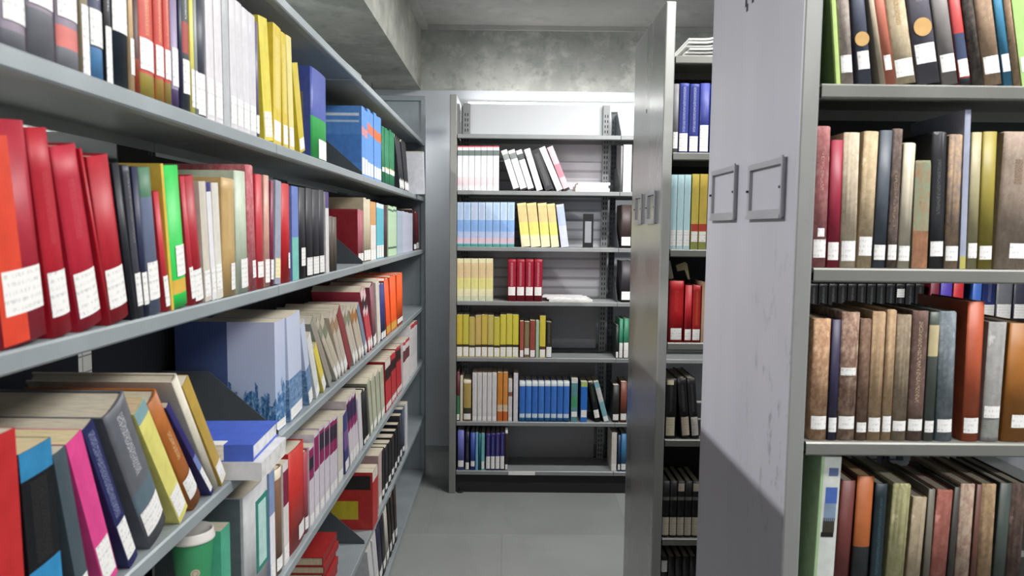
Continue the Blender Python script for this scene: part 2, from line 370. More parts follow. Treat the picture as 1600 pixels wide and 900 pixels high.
# ------------------------------------------------------------------ books
def sp_y(x, t, b): u = 2*x/t-1; return b*u*u
def spine_cols(t, k): return 8 if k == 'h' else 4
def make_book(t, h, d, color, k='h', bands=(), title=None, label=(.08, .22), worn=None, pages='cfc6b2', wrap=False, lab_col='f2f1ee', lab2=None, strips=(), cover_mat=None, xoff=0, root=None, ragged=0):
    if worn and not ragged: ragged = .003
    base_m = cover_mat or (M_worn(color, worn) if worn else M_cover(color, .38 if k == 'h' else .33))
    mats = [base_m]; n = spine_cols(t, k)
    zl = {0.0, h}
    spec = []
    for b in bands:
        m = M_worn(b[2], worn) if worn else M_cover(b[2]); mats.append(m); spec.append((b[0]*h, b[1]*h, len(mats)-1, False)); zl |= {b[0]*h, b[1]*h}
    if title:
        mats.append(M_title(color, title[2], title[3] if len(title) > 3 else 260)); spec.append((title[0]*h, title[1]*h, len(mats)-1, True)); zl |= {title[0]*h, title[1]*h}
    zl = sorted(zl); zl = [z for i, z in enumerate(zl) if i == 0 or z-zl[i-1] > 1e-5]
    b = min(.13*t, .0042) if k == 'h' else min(.04*t, .001)
    bt = min(.0028 if k == 'h' else .0009, t*.2)
    cs = [t*i/n for i in range(n+1)]
    outer = [(0, d)] + [(x, sp_y(x, t, b)) for x in cs] + [(t, d)]
    inner = [(bt, d)] + [(min(max(x, bt), t-bt), sp_y(x, t, b)+bt) for x in cs] + [(t-bt, d)]
    N = len(outer); bm = bmesh.new()
    def jig(i, z):
        if ragged and (z == h) and 0 < i < N-1: return z-random.random()*ragged
        return z
    O = [[bm.verts.new((p[0]+xoff, p[1], jig(i, z))) for i, p in enumerate(outer)] for z in zl]
    I = [[bm.verts.new((p[0]+xoff, p[1], z)) for p in inner] for z in (0, h)]
    for j in range(len(zl)-1):
        zm = (zl[j]+zl[j+1])/2
        for i in range(N-1):
            f = bm.faces.new((O[j][i], O[j][i+1], O[j+1][i+1], O[j+1][i]))
            spine = 0 < i < N-2
            for z0, z1, mi, ti in spec:
                if z0 < zm < z1:
                    if ti:
                        c = i-1
                        if spine and n*.36 <= c+.5 <= n*.64: f.material_index = mi
                    elif spine or wrap: f.material_index = mi
            if spine and k == 'h': f.smooth = True
    for i in range(N-1):
        bm.faces.new((I[0][i], I[1][i], I[1][i+1], I[0][i+1]))
        bm.faces.new((O[-1][i], O[-1][i+1], I[1][i+1], I[1][i])); bm.faces.new((O[0][i+1], O[0][i], I[0][i], I[0][i+1]))
    for i in (0, N-1):
        col = [O[j][i] for j in range(len(zl))]
        bm.faces.new(col + [I[1][i], I[0][i]])
    bmesh.ops.recalc_face_normals(bm, faces=bm.faces[:])
    cov = link('cover', bm, mats, root)
    # page block
    e = .003 if k == 'h' else .0004
    bm = bmesh.new(); box(bm, bt+.0002+xoff, t-bt-.0002+xoff, b+bt+.0003, d-(.004 if k == 'h' else .0006), e, h-e); link('pages', bm, M_pages(pages), root)
    # call-number sticker following the spine
    for lab, lc, sticker in [(label, lab_col, True), (lab2, lab_col, True)]+[(q[:4], q[4], False) for q in strips]:
        if not lab: continue
        z0, z1 = lab[0]*h, lab[1]*h; bm = bmesh.new(); a0 = t*(.06 if len(lab) < 3 else lab[2]); a1 = t*(.94 if len(lab) < 4 else lab[3]); g = []
        for i in range(7):
            x = a0+(a1-a0)*i/6; y = sp_y(x, t, b)-(.0005 if sticker else .0003)-(.0006 if k == 'h' else 0)
            g.append((bm.verts.new((x+xoff, y, z0)), bm.verts.new((x+xoff, y, z1))))
        for p, q in zip(g, g[1:]): bm.faces.new((p[0], q[0], q[1], p[1]))
        link('spine_label' if sticker else 'spine_band', bm, M_tag(lc) if sticker else M_cover(lc), root)
    return cov

ORD = ['first', 'second', 'third', 'fourth', 'fifth', 'sixth', 'seventh', 'eighth', 'ninth', 'tenth', 'eleventh', 'twelfth']
NUM = ['zero', 'one', 'two', 'three', 'four', 'five', 'six', 'seven', 'eight', 'nine', 'ten', 'eleven', 'twelve']
def poly(s, z, t, h, th):
    c, q = math.cos(th), math.sin(th)
    P = [(0, 0), (t, 0), (t, h), (0, h)] if th <= 0 else [(-t, 0), (0, 0), (0, h), (-t, h)]
    return [(s+x*c+y*q, z-x*q+y*c) for x, y in P]
def overlap(A, B):
    for P in (A, B):
        for i in range(4):
            ex, ez = P[(i+1) % 4][0]-P[i][0], P[(i+1) % 4][1]-P[i][1]; nx, nz = -ez, ex
            a = [x*nx+z*nz for x, z in A]; b = [x*nx+z*nz for x, z in B]
            if max(a) <= min(b)+1e-6 or max(b) <= min(a)+1e-6: return False
    return True
KN = {'h': 'hardcover_book', 's': 'paperback_book', 'j': 'journal_volume', 'b': 'ring_binder'}
def row(side, plane, z, where, entries, depth=.17, setback=.012, smin=None, smax=None, cap=None):
    if side == 'L': smax = 4.68; cap = cap or .32
    """entries: (xl, xr, xt, yt|height, colour, look, options)"""
    sp = plane-setback if side == 'L' else plane+setback
    axis = 0 if side == 'L' else 1
    books = []
    for e in entries:
        xl, xr, xt, yt, colr, look, op = (list(e)+[{}])[:7]
        op = dict(op); sb = op.pop('sb', None); p = sp if sb is None else (plane-sb if side == 'L' else plane+sb)
        sl, sr = along(axis, p, z, xl), along(axis, p, z, xr)
        if yt < 3:
            h = yt; th = 0.0 if xt is None else math.radians(xt)
        else:
            q = on_plane(axis, p, xl if xt is None else xt, yt); st = q[1-axis]; zt = q[2]
            if xt is None: st = sl
            th = math.atan2(st-sl, zt-z); h = math.hypot(st-sl, zt-z)
        if smin is not None and sl < smin: sl = smin
        if smin is not None and th < 0 and sl+h*math.sin(th) < smin: th = math.asin(max(-1, (smin-sl)/h))
        n = 1
        if not op.pop('single', False) and side == 'L' and (sr-sl) > .085: n = max(2, round((sr-sl)/.052))
        for q in range(n):
            books.append((sl+(sr-sl)*q/n, sl+(sr-sl)*(q+1)/n, th, h*(1 if q == 0 else random.uniform(.975, 1.0)), colr, look, op if q == 0 else {a: b for a, b in op.items() if a != 'post'}, p))
    cnt = {}
    for b in books: cnt[b[5]] = cnt.get(b[5], 0)+1
    seen = {}; prev = []
    for sl, sr, th, h, colr, look, op, p in books:
        op = dict(op); t = max(.004, (sr-sl)*math.cos(th)-.0008)
        if cap:
            h = min(h, (cap-t*abs(math.sin(th)))/math.cos(th))
        s = sl if th <= 0 else sr
        for tries in range(220):
            P = poly(s, z, t+.0004, h, th)
            if not any(overlap(P, Q) for Q in prev[-4:]): break
            if tries < 6:
                t2 = t*.95
                if th <= 0: s += (t-t2)
                t = t2
            else: s += .0012
        if smax and max(q[0] for q in P) > smax: print('DROPPED', look); continue
        prev.append(P)
        k = op.pop('k', 'h'); d = op.pop('d', depth*random.uniform(.92, 1.06)); nm = op.pop('n', KN[k]); post = op.pop('post', None); cat = op.pop('cat', 'binder' if k == 'b' else 'book')
        if side == 'L': loc, rz = (p, s, z+.0006), PI/2
        else: loc, rz = (s, p, z+.0006), 0
        r = empty(nm, loc, (0, th, rz)); xo = 0 if th <= 0 else -t
        make_book(t, h, d, colr, 'h' if k in 'hb' else 's', root=r, xoff=xo, **op)
        if post:
            before = set(r.children); post(r, t, h, d)
            for c in r.children:
                if c not in before: c.location.x += xo
        i = seen.get(look, 0); seen[look] = i+1
        if cnt[look] == 1: lab = look+' on the '+where
        else: lab = '%s, %s from left, %s' % (look, ORD[i] if i < 12 else '%dth' % (i+1), where)
        tag(r, lab, cat, 'books on the '+where)
def spine_patch(z0, z1, x0, x1, colr, name='spine_window', lift=.0012):
    def f(r, t, h, d):
        bm = bmesh.new(); box(bm, x0*t, x1*t, -lift, .004, z0*h, z1*h); link(name, bm, M_cover(colr) if isinstance(colr, str) else colr, r)
    return f
def cover_patch(z0, z1, y0, y1, colr, name='cover_picture', side=-1):     # a printed picture on the board that faces along the shelf
    def f(r, t, h, d):
        bm = bmesh.new(); x = -.0004 if side < 0 else t+.0004
        box(bm, min(x, 0 if side < 0 else t), max(x, 0 if side < 0 else t), y0*d, y1*d, z0*h, z1*h)
        link(name, bm, M_cover(colr) if isinstance(colr, str) else colr, r)
    return f
def patches(*fs):
    def g(r, t, h, d):
        for q in fs: q(r, t, h, d)
    return g

# ---- left bookcase, top row
W = "left bookcase top row"
gm = '8f8493'
row('L', LX, LZ[1], W, [
 (-38, 3, None, .262, '8b8090', 'grey-mauve volume cut by the photo edge', dict(label=(.1, .42))),
 (5, 47, None, .262, gm, 'grey-mauve volume with a large white sticker', dict(label=(.12, .47, .1, .98), bands=[(0, .08, '6f7078')])),
 (49, 92, None, .262, gm, 'mauve volume with silver stripes and dark foot', dict(label=(.24, .47), bands=[(0, .22, '6d6f76'), (.49, .53, '4a4450')], title=(.55, .97, 'd8d6da', 30))),
 (94, 129, None, .262, gm, 'mauve silver-striped volume with a pink foot patch', dict(label=(.24, .47), bands=[(.1, .2, 'd87872'), (0, .1, '7c7d84'), (.49, .53, '4a4450')], title=(.55, .97, 'd8d6da', 30))),
 (131, 144, None, .26, 'a39a7e', 'khaki thin book', dict(label=(.0, .35))),
 (145, 167, None, .265, '3f4560', 'navy book with white title and blue foot', dict(label=(.17, .35), bands=[(0, .16, '4d7fae')], title=(.4, .97, 'e8e8ee', 90))),
 (168, 179, None, .262, '26272b', 'black book with white lettering', dict(label=(.0, .3), title=(.38, .97, 'd8d8d4', 90))),
 (180, 206, None, .262, '1f2a34', 'dark teal-black book with a high sticker', dict(label=(.3, .56), bands=[(.66, 1, '2b2c30')])),
 (206, 213, None, .262, 'd8b98f', 'cream and orange thin book', dict(label=(.1, .3))),
 (213, 222, None, .262, '3f1512', 'dark maroon book with a rust foot', dict(label=None, bands=[(0, .2, '8f3a22')])),
 (222, 246, None, .262, 'c8483c', 'vermilion book with gold lettering', dict(label=(.16, .34), bands=[(0, .14, '9a8a3c')], title=(.36, .97, 'e8b04a', 120))),
 (247, 261, None, .262, 'c8483c', 'vermilion book with gold lettering', dict(label=(.16, .34), bands=[(0, .14, '9a7a34')], title=(.36, .97, 'e8b04a', 120))),
 (261, 271, None, .262, 'c8483c', 'vermilion book with gold lettering', dict(label=(.16, .34), bands=[(0, .14, '8a7a3c')], title=(.36, .97, 'e8b04a', 120))),
 (272, 283, None, .26, '9c8fb0', 'lavender thin book', dict(label=(.14, .38), bands=[(0, .12, '4a3d66')])),
 (284, 289, None, .26, '2c2f4a', 'navy sliver of a book', dict(label=None)),
 (289, 301, None, .262, '3a4348', 'slate book with white title and red panel', dict(label=(.12, .34), bands=[(.38, .58, 'a84038')], title=(.6, .97, 'e4eaf0', 90))),
 (301, 307, None, .262, 'e6dd72', 'pale yellow thin book', dict(label=(.05, .3))),
 (307, 312, None, .262, '9aa09c', 'grey-green sliver of a book', dict(label=(.05, .3))),
 (312, 325, None, .262, '3a3f4c', 'charcoal book above a white foot', dict(label=(.02, .3))),
 (325, 337, None, .262, 'dcd8dc', 'plain white journal volume', dict(k='j', label=(.04, .3))),
 (338, 350, None, .262, 'dcd8dc', 'plain white journal volume', dict(k='j', label=(.04, .3))),
 (351, 361, None, .264, 'b4b7ba', 'light grey journal volume', dict(k='j', label=None)),
 (362, 372, None, .262, 'd6d4d8', 'ribbed off-white journal volume', dict(k='j', label=(.04, .25))),
 (372, 382, None, .260, 'd2d0d4', 'ribbed off-white journal volume', dict(k='j', label=(.04, .25))),
 (382, 392, None, .258, 'd6d4d8', 'ribbed off-white journal volume', dict(k='j', label=(.04, .25))),
 (392, 402, None, .258, 'd0ced4', 'ribbed off-white journal volume', dict(k='j', label=(.04, .25))),
 (402, 407, None, .250, '6d6280', 'purple sliver of a book', dict(label=(.04, .2))),
 (413, 428, 402, 22, 'dccc44', 'yellow periodical volume', dict(k='j', label=(.03, .24), lab_col='eeeade')),
 (428, 440, 427, 36, 'd8c040', 'yellow periodical volume', dict(k='j', label=(.03, .2), title=(.3, .9, 'e8e4b8', 40))),
 (441, 451, 437, 47, 'd4bc38', 'yellow periodical volume', dict(k='j', label=(.03, .2), title=(.3, .9, 'e8e4b8', 40))),
 (452, 461, 446, 53, 'e0d284', 'pale yellow periodical volume', dict(k='j', label=(.03, .2))),
 (465, 477, 452, 96, 'ccb830', 'leaning yellow periodical volume', dict(k='j', label=(.03, .16))),
 (488, 512, None, 104, '3f50a0', 'tall blue book with a green lower half', dict(single=True, label=(.02, .24, .4, .98), bands=[(0, .47, '2fa04c')], d=.2, post=cover_patch(.02, .72, .12, .9, '6f6b66'))),
], depth=.185)
WB = [(.03, .26, 'e8edf2')]
row('L', LX, LZ[1], W+' far half', [
 (566, 575, None, 166, '5d93d8', 'sky-blue textbook volume', dict(k='s', d=.22, label=(.05, .28), bands=[(.6, .72, 'c88a90')], post=patches(cover_patch(.86, .9, .05, .8, 'dfe9f4', 'cover_title'), cover_patch(.77, .8, .05, .8, 'b9d2ee', 'cover_title'), cover_patch(.2, .6, .02, .98, '4f84cc')))),
 (575, 584, None, 170, '5d93d8', 'sky-blue textbook volume', dict(k='s', label=(.05, .24), bands=[(.66, .8, 'd8765a')])),
 (585, 596, None, 176, '5d93d8', 'sky-blue textbook volume', dict(k='s', label=(.05, .22), bands=[(.62, .76, 'e0703c')])),
 (598, 602, None, 197, '2e7a56', 'green cloth volume with gold bands', dict(label=(.22, .3))),
 (603, 609, None, 200, '2f7f59', 'green cloth volume with gold bands', dict(label=(.22, .3), bands=[(.3, .32, 'c9b870')])),
 (610, 617, None, 203, '2e7a56', 'green cloth volume with gold bands', dict(label=(.22, .3), bands=[(.3, .32, 'c9b870')])),
 (626, 633, 618, 215, '35363b', 'charcoal volume leaning at the row end', dict(label=(.03, .2))),
 (634, 640, 628, 222, '2f3035', 'charcoal volume leaning at the row end', dict(label=(.03, .2))),
 (663, 664.5, -14, .24, 'dfe1e8', 'white volume jutting out past the shelf edge', dict(k='s', d=.15, sb=-.05, label=None, title=(.2, .9, '8a8e9c', 60))),
], depth=.18, setback=.026)

# ---- left bookcase, second row
W = "left bookcase second row"
rd = 'b0182a'
row('L', LX, LZ[2], W, [
 (9, 80, -36, 184, 'a92437', 'thick crimson volume with an orange-red stripe', dict(label=(.14, .34, .12, .98), strips=[(.01, .93, .03, .52, 'd8432a')])),
 (83, 119, 38, 199, rd, 'crimson volume next to the orange striped one', dict(label=(.1, .32), title=(.45, .8, 'bc4a58', 90))),
 (125, 166, 78, 229, 'b51f36', 'wide crimson volume with faint silver lettering', dict(label=(.07, .32), title=(.5, .82, 'c25060', 70))),
 (167, 172, 119, 232, rd, 'narrow crimson sliver of a volume', dict(label=None)),
 (173, 207, 136, 245, 'b01c2c', 'crimson volume beside the black ones', dict(label=(.09, .33))),
 (208, 218, 177, 256, '1b1e26', 'black leaning volume', dict(label=None)),
 (218, 228, 193, 259, '44454e', 'dark grey leaning volume', dict(label=(.08, .3), title=(.5, .95, 'a09a98', 70))),
 (228, 237, 207, 261, '262b48', 'navy leaning volume', dict(label=(.08, .3))),
 (238, 256, 219, 262, '6f7a94', 'slate-blue volume in a green slip folder', dict(label=(.1, .36), bands=[(.8, 1, '4d7a5e')])),
 (257, 268, 237, 300, 'c0303a', 'short red book beside the bright green one', dict(label=(.04, .3))),
 (268, 273, 250, 256, 'd9b94a', 'yellow sliver with torn edge', dict(label=None, k='s')),
 (274, 297, 257, 259, '2ec552', 'bright green book', dict(label=(.22, .44, .3, .99), bands=[(.1, .2, 'd9b04a')])),
 (298, 307, 279, 276, 'b82f3e', 'red book right of the bright green one', dict(label=(.05, .3))),
 (307, 322, 289, 276, 'a8202e', 'deep red book over a white foot', dict(label=(.02, .27), bands=[(.93, 1, 'c33')] if False else [])),
 (322, 332, 311, 284, 'cfc8ba', 'cream ribbed journal', dict(k='j', label=(.04, .26))),
 (333, 340, 322, 285, 'e4e2e6', 'white ribbed journal', dict(k='j', label=(.06, .28), bands=[(.92, 1, '3d3a78')])),
 (340, 350, 331, 286, 'dad6cc', 'off-white ribbed journal', dict(k='j', label=(.08, .3))),
 (351, 371, 348, 278, 'c0a06a', 'tan buckram volume', dict(label=(.05, .28, .5, .95), title=(.4, .9, 'd6bd8e', 30))),
 (372, 391, 366, 266, 'bac6b2', 'pale sage-green volume', dict(label=(.04, .28, .25, .98))),
 (392, 404, 385, 257, 'b8424e', 'dusty red volume', dict(label=(.1, .24, .3, .8), worn='c8747a')),
 (405, 415, 401, 272, 'c23a44', 'red volume right of the dusty one', dict(label=(.1, .24))),
 (416, 424, 414, 274, 'c89a8c', 'beige-pink volume', dict(label=(.04, .25))),
 (424, 429, 424, 283, '7d2f48', 'maroon thin book', dict(label=(.06, .25))),
 (430, 439, 431, 283, '9aa0b0', 'grey-blue thin book', dict(k='s', label=(.06, .25), lab_col='efe2b4')),
 (440, 456, None, 286, 'bb1d24', 'glossy scarlet volume', dict(label=(.14, .3, .6, .98))),
 (458, 468, None, 291, '6f84c4', 'blue book with a teal lower half', dict(k='s', label=None, bands=[(0, .46, '79c0b4')])),
 (470, 480, None, 293, '23242c', 'black bound volume', dict(label=(.14, .34, .2, .95))),
 (481, 491, None, 294, '25262e', 'black bound volume', dict(label=(.02, .22))),
 (491, 501, None, 296, '23242c', 'black bound volume', dict(label=(.02, .22))),
 (501, 509, None, 297, '2a2b34', 'black bound volume', dict(label=(.02, .22))),
 (510, 515, None, 300, 'dcd9da', 'white sliver with a purple top', dict(k='s', label=None, bands=[(.8, 1, '5b4a80')])),
 (517, 528, None, 338, '5a5148', 'short olive-brown volume before the bracket', dict(label=None)),
], depth=.19, setback=.004)
row('L', LX, LZ[2], W+' far half', [
 (561, 569, None, 327, '9c2b35', 'dark red book showing its cover', dict(label=(.03, .18), d=.2, bands=[(0, 1, 'a8606a')], post=cover_patch(.06, .96, .03, .97, '8f1f2a', 'cover_cloth'))),
 (570, 580, None, 309, 'bfb49a', 'cream volume with a pale stripe', dict(label=(.02, .18), d=.21)),
 (580, 588, None, 315, 'd6a067', 'orange and white volume', dict(k='s', label=(.02, .18), bands=[(0, .6, 'e2dcd8')])),
 (589, 600, None, 317, '5fb8c8', 'turquoise volume', dict(k='s', label=(.02, .24), bands=[(.92, 1, 'cfe6f0')])),
 (601, 606, None, 321, '4a3038', 'dark maroon sliver', dict(label=None)),
 (607, 620, None, 321, 'bcd8b4', 'pale green volume with dark dots', dict(k='s', label=None, bands=[(.14, .18, '55705a'), (.9, .94, '55705a')])),
 (621, 630, None, 329, 'aebccc', 'pale blue-grey folder', dict(k='s', label=None)),
 (630, 645, None, 330, 'c6c8da', 'lavender-white volume', dict(k='s', label=None)),
 (646, 651, 643, 328, '3a1a1e', 'dark wine volume at the row end', dict(label=(.02, .14))),
 (652, 657, 650, 333, '6b1d28', 'wine-red volume at the row end', dict(label=(.02, .18))),
], depth=.19, setback=.03)

# ---- left bookcase, third row: heavily leaning books
W = "left bookcase third row"
row('L', LX, LZ[3], W, [
 (-20, 48, -47, 700, 'b82a2c', 'bright red leaning book at the photo edge', dict(label=None, k='s')),
 (50, 106, 21, 716, '141518', 'black book with blue bands', dict(k='s', label=None, bands=[(.86, 1, '2f7fae'), (.16, .4, '2f86b8')], title=(.42, .84, '3a3a3a', 60), pages='d8c8a0')),
 (108, 134, 60, 724, '47545c', 'slate leaning book behind the pink one', dict(k='s', label=(.03, .2))),
 (137, 170, 69, 713, 'd9488c', 'hot pink leaning book', dict(k='s', label=(.05, .3), pages='e0cfa4')),
 (177, 200, 95, 690, '262a58', 'dark blue leaning book with white lettering', dict(k='s', label=(.06, .32), title=(.36, .95, 'aab4d8', 120))),
 (238, 270, 165, 655, '62656c', 'large charcoal leaning binder with a barcode', dict(n='ring_binder', cat='binder', label=(.09, .27), bands=[(.27, .42, '5d6f7a')], title=(.5, .93, 'e6e6ea', 60), d=.22, post=cover_patch(.02, .2, .2, .45, M_title('d8d8d8', '4a4a50', 90), 'barcode_sticker'))),
 (272, 296, 197, 655, 'dcd478', 'pale yellow leaning book', dict(k='s', label=(.05, .26), bands=[(.9, 1, '7ea0a4')], pages='d8bf9c')),
 (298, 321, 223, 640, 'a8622a', 'orange-brown leaning book with a white title patch', dict(label=(.1, .28), title=(.45, .7, 'ecdca8', 25))),
 (322, 330, 248, 645, '33306a', 'indigo leaning book', dict(k='s', label=(.04, .3), bands=[(.2, .45, '7484b8')])),
 (330, 342, 262, 602, 'd2ccba', 'cream leaning volume with rounded head', dict(label=None, d=.24)),
 (343, 357, 280, 607, 'b89a48', 'mustard leaning book at the bay end', dict(k='s', label=(.02, .2), pages='e2dcc6')),
], depth=.2, setback=.005)
# skyline covers
t = NT('skyline_cover', .3); v = t.coord(); x = t.xyz(v)
ycol = t.math('FLOOR', t.math('MULTIPLY', t.math('ADD', x[1], t.math('MULTIPLY', x[0], 1.0)), 140))
wn = t.n('ShaderNodeTexWhiteNoise', noise_dimensions='1D'); t.l(ycol, wn.inputs['W'])
big = t.noise(t.coord(scale=(1, 1, .001)), 26, 1)
top = t.math('ADD', t.math('MULTIPLY', t.math('POWER', wn.outputs['Value'], 5.0), .05), t.math('MULTIPLY', big, .17))
city = t.math('LESS_THAN', x[2], top)
nz = t.noise(t.coord(scale=(1, 1, .5)), 120, 4, .7)
sky = t.ramp(t.math('MULTIPLY', x[2], 3.6), [(.1, lin('a8bcd8')), (.9, lin('bfc4dc'))])
bl = t.ramp(nz, [(.38, lin('1f4a78')), (.52, lin('4f80b0')), (.68, lin('b4cadf'))])
c1 = t.mix(city, sky, bl)
c2 = t.mix(t.math('GREATER_THAN', x[1], .115), c1, lin('46557e'))
t.base(c2); SKY = t.m
t = NT('skyline_spine', .3); x = t.xyz(t.coord()); nz = t.noise(t.coord(), 90, 4, .7)
bl = t.ramp(nz, [(.35, lin('2f5a88')), (.6, lin('86a6c8'))])
t.base(t.mix(t.math('LESS_THAN', x[2], .11), lin('c3cce2'), bl)); SKY2 = t.m
row('L', LX, LZ[3], W+' far half', [
 (432, 448, None, 503, 'bcc6dc', 'tall book with a blue city skyline cover', dict(k='s', sb=.016, label=(.01, .09), d=.24, cover_mat=SKY)),
 (453, 474, 447, 498, 'bcc6dc', 'leaning book with a blue skyline spine', dict(single=True, k='s', label=(.01, .12), cover_mat=SKY2)),
 (478, 487, 463, 512, 'b8c4d8', 'thin white-footed book behind the skyline books', dict(k='s', label=(.01, .16), cover_mat=SKY2)),
 (490, 499, 474, 535, 'd8dad8', 'white slanted pamphlet', dict(k='s', label=(.01, .16))),
 (501, 509, 484, 552, 'e0cc5a', 'yellow slanted pamphlet', dict(k='s', label=(.01, .3))),
 (511, 519, 480, 510, '9a9a90', 'grey-beige periodical with a red stripe', dict(k='j', label=None, title=(.2, .95, 'a02a2c', 20))),
 (519, 525, 484, 512, 'bdb4a2', 'grey-beige periodical, faint picture at its head', dict(k='j', label=(.03, .2), bands=[(.75, .9, '8d8f80')])),
 (526, 534, 494, 508, 'c2b8a8', 'grey-beige periodical, faint picture at its head', dict(k='j', label=(.03, .2), bands=[(.72, .88, '7f8370')])),
 (535, 546, 513, 498, 'c4b9ac', 'grey-beige periodical, faint picture at its head', dict(k='j', label=(.03, .2), bands=[(.72, .9, 'a08468')])),
 (547, 553, 527, 492, '8d3a44', 'thin maroon periodical among beige ones', dict(k='j', label=None)),
 (554, 562, 535, 490, 'c6bdb2', 'grey-beige periodical, faint picture at its head', dict(k='j', label=(.03, .2), bands=[(.74, .92, '86866e')])),
 (563, 571, 547, 486, 'c4b8a6', 'grey-beige periodical, faint picture at its head', dict(k='j', label=(.03, .2), bands=[(.74, .92, 'a8713f')])),
 (572, 576, 558, 484, '7d8fa6', 'blue-grey thin book before the pink one', dict(k='s', label=(.02, .2))),
 (577, 584, 563, 457, 'cc4858', 'pink-red book with a white head', dict(k='s', label=(.02, .18), bands=[(.6, 1, 'e0c4c8'), (.7, .85, '33262c')])),
 (585, 590, 579, 450, '8a5a64', 'mauve-brown thin book', dict(label=(.02, .18))),
 (591, 596, 587, 442, 'ddd4cc', 'white thin book beside the navy one', dict(k='s', label=None)),
 (597, 604, 594, 446, '333a78', 'navy book beside the orange ones', dict(label=(.02, .14))),
 (605, 612, 600, 440, 'e8582a', 'bright orange volume', dict(label=None, bands=[(.02, .16, 'd9a44a')], pages='e6ded0')),
 (613, 621, 610, 434, 'ea5a26', 'bright orange volume', dict(label=None, bands=[(.02, .16, 'd9a44a')])),
 (622, 630, 621, 430, 'ee5a22', 'bright orange volume', dict(label=(.05, .14))),
], depth=.18)

# ---- left bookcase, fourth row
W = "left bookcase fourth row"
row('L', LX, LZ[4], W, [
 (150, 190, None, .27, 'c8b8a8', 'pale book left of the paper cup', dict(label=(.05, .2))), (191, 228, None, .272, 'd6d0c6', 'off-white book left of the paper cup', dict(k='s', label=(.05, .2))), (229, 262, None, .275, 'd0c4b8', 'pinkish pale book left of the paper cup', dict(k='s', label=(.05, .2), pages='e2dcd4')),
 (350, 364, None, 826, '4fa98a', 'light green plastic folder near the paper cup', dict(n='plastic_folder', cat='folder', k='s', d=.06, label=None)),
 (386, 423, None, 775, 'b7b8ba', 'wide grey binder with a green spine window', dict(k='b', label=None, d=.2, single=True, post=patches(cover_patch(.01, .99, .05, .97, '5e686b', 'binder_cover'), spine_patch(.28, .88, .42, .9, '2f7f70', 'spine_window'), spine_patch(.32, .84, .5, .82, 'b4d6d0', 'window_card', .0018)))),
 (424, 432, None, 738, '7f93b8', 'blue-topped white book', dict(k='s', label=(.04, .2), bands=[(0, .62, 'e2e2e6')])),
 (434, 444, None, 733, '8f6a52', 'brown thin book with pale head', dict(label=(.04, .16), bands=[(.9, 1, 'd8cdb8')])),
 (445, 453, None, 724, 'd8d2d0', 'white book with a dark red top', dict(k='s', label=(.04, .18), bands=[(.58, .92, '7a1f3a')])),
 (455, 478, None, 708, 'b82c26', 'thick red volume beside the magenta-topped ones', dict(single=True, label=(.05, .2, .5, .95))),
 (478, 484, None, 706, 'a04450', 'dull red sliver beside the thick red volume', dict(label=(.05, .2))),
 (485, 492, None, 698, 'd6cdd6', 'white volume with magenta top', dict(k='j', label=(.03, .14), bands=[(.58, .96, '8c2358'), (.7, .85, '2c2230')])),
 (493, 500, None, 678, 'd8d0da', 'white volume with magenta top', dict(k='j', label=(.03, .14), bands=[(.56, .96, '8c2358')])),
 (501, 508, None, 668, 'd6cdd6', 'white volume with magenta top', dict(k='j', label=(.03, .14), bands=[(.56, .96, '8c2358'), (.72, .92, '35253a')])),
 (509, 516, None, 664, 'd8d0da', 'white volume with magenta top', dict(k='j', label=(.03, .14), bands=[(.56, .96, '8c2358'), (.72, .92, '35253a')])),
 (517, 528, None, 656, 'd6cdd6', 'white volume with magenta top', dict(k='j', label=(.03, .14), bands=[(.54, .96, '8c2358'), (.7, .9, '35253a')])),
 (529, 537, None, 650, 'cfc8c0', 'white volume with a cream top', dict(k='j', label=(.03, .18), bands=[(.72, .96, 'd8cfb6')])),
 (539, 546, 535, 652, '40437c', 'navy and lilac volume', dict(k='j', label=(.03, .2), bands=[(.4, .7, '7d5a94')])),
 (548, 562, 541, 628, 'd9d0d8', 'lilac-white volume with a purple and magenta top', dict(k='j', label=(.03, .18), bands=[(.52, .95, '8c2a62'), (.66, .92, '30204a')])),
 (563, 568, 559, 624, 'dcd6da', 'white thin volume before the black one', dict(k='j', label=None)),
 (570, 578, 565, 617, '1d1d20', 'black leaning volume', dict(label=(.02, .1))),
 (580, 584, 574, 600, 'b4b49c', 'greenish-white journal', dict(k='j', label=(.03, .16), title=(.7, .95, '4a4f40', 120))),
 (585, 590, 580, 595, 'b8bba4', 'greenish-white journal', dict(k='j', label=(.03, .16), title=(.7, .95, '4a4f40', 120))),
 (591, 596, 587, 588, 'b4b8a2', 'greenish-white journal', dict(k='j', label=(.03, .16), title=(.7, .95, '4a4f40', 120))),
 (597, 602, 594, 581, 'bcbea8', 'greenish-white journal', dict(k='j', label=(.03, .16), title=(.7, .95, '4a4f40', 120))),
 (604, 612, 602, 566, 'c22f38', 'scarlet volume with black head', dict(k='j', label=(.03, .14), bands=[(.6, .84, '1c181a'), (.84, 1, 'd8cfc8')])),
 (613, 620, 611, 556, 'c22f38', 'scarlet volume with black head', dict(k='j', label=(.03, .14), bands=[(.66, .88, '1c181a')])),
 (621, 628, 619, 546, 'c22f38', 'scarlet volume with black head', dict(k='j', label=(.03, .14), bands=[(.7, .94, '1c181a')])),
 (630, 640, None, 536, 'e2dcdc', 'white volume with a red head', dict(k='j', label=None, bands=[(.93, 1, 'c4323c'), (.55, .8, '6a3038')])),
 (642, 652, None, 509, 'e2dee0', 'tall white volume with red edging', dict(k='j', label=None, bands=[(.92, 1, 'c43a46')], title=(.35, .85, '2c2426', 60))),
], depth=.19)

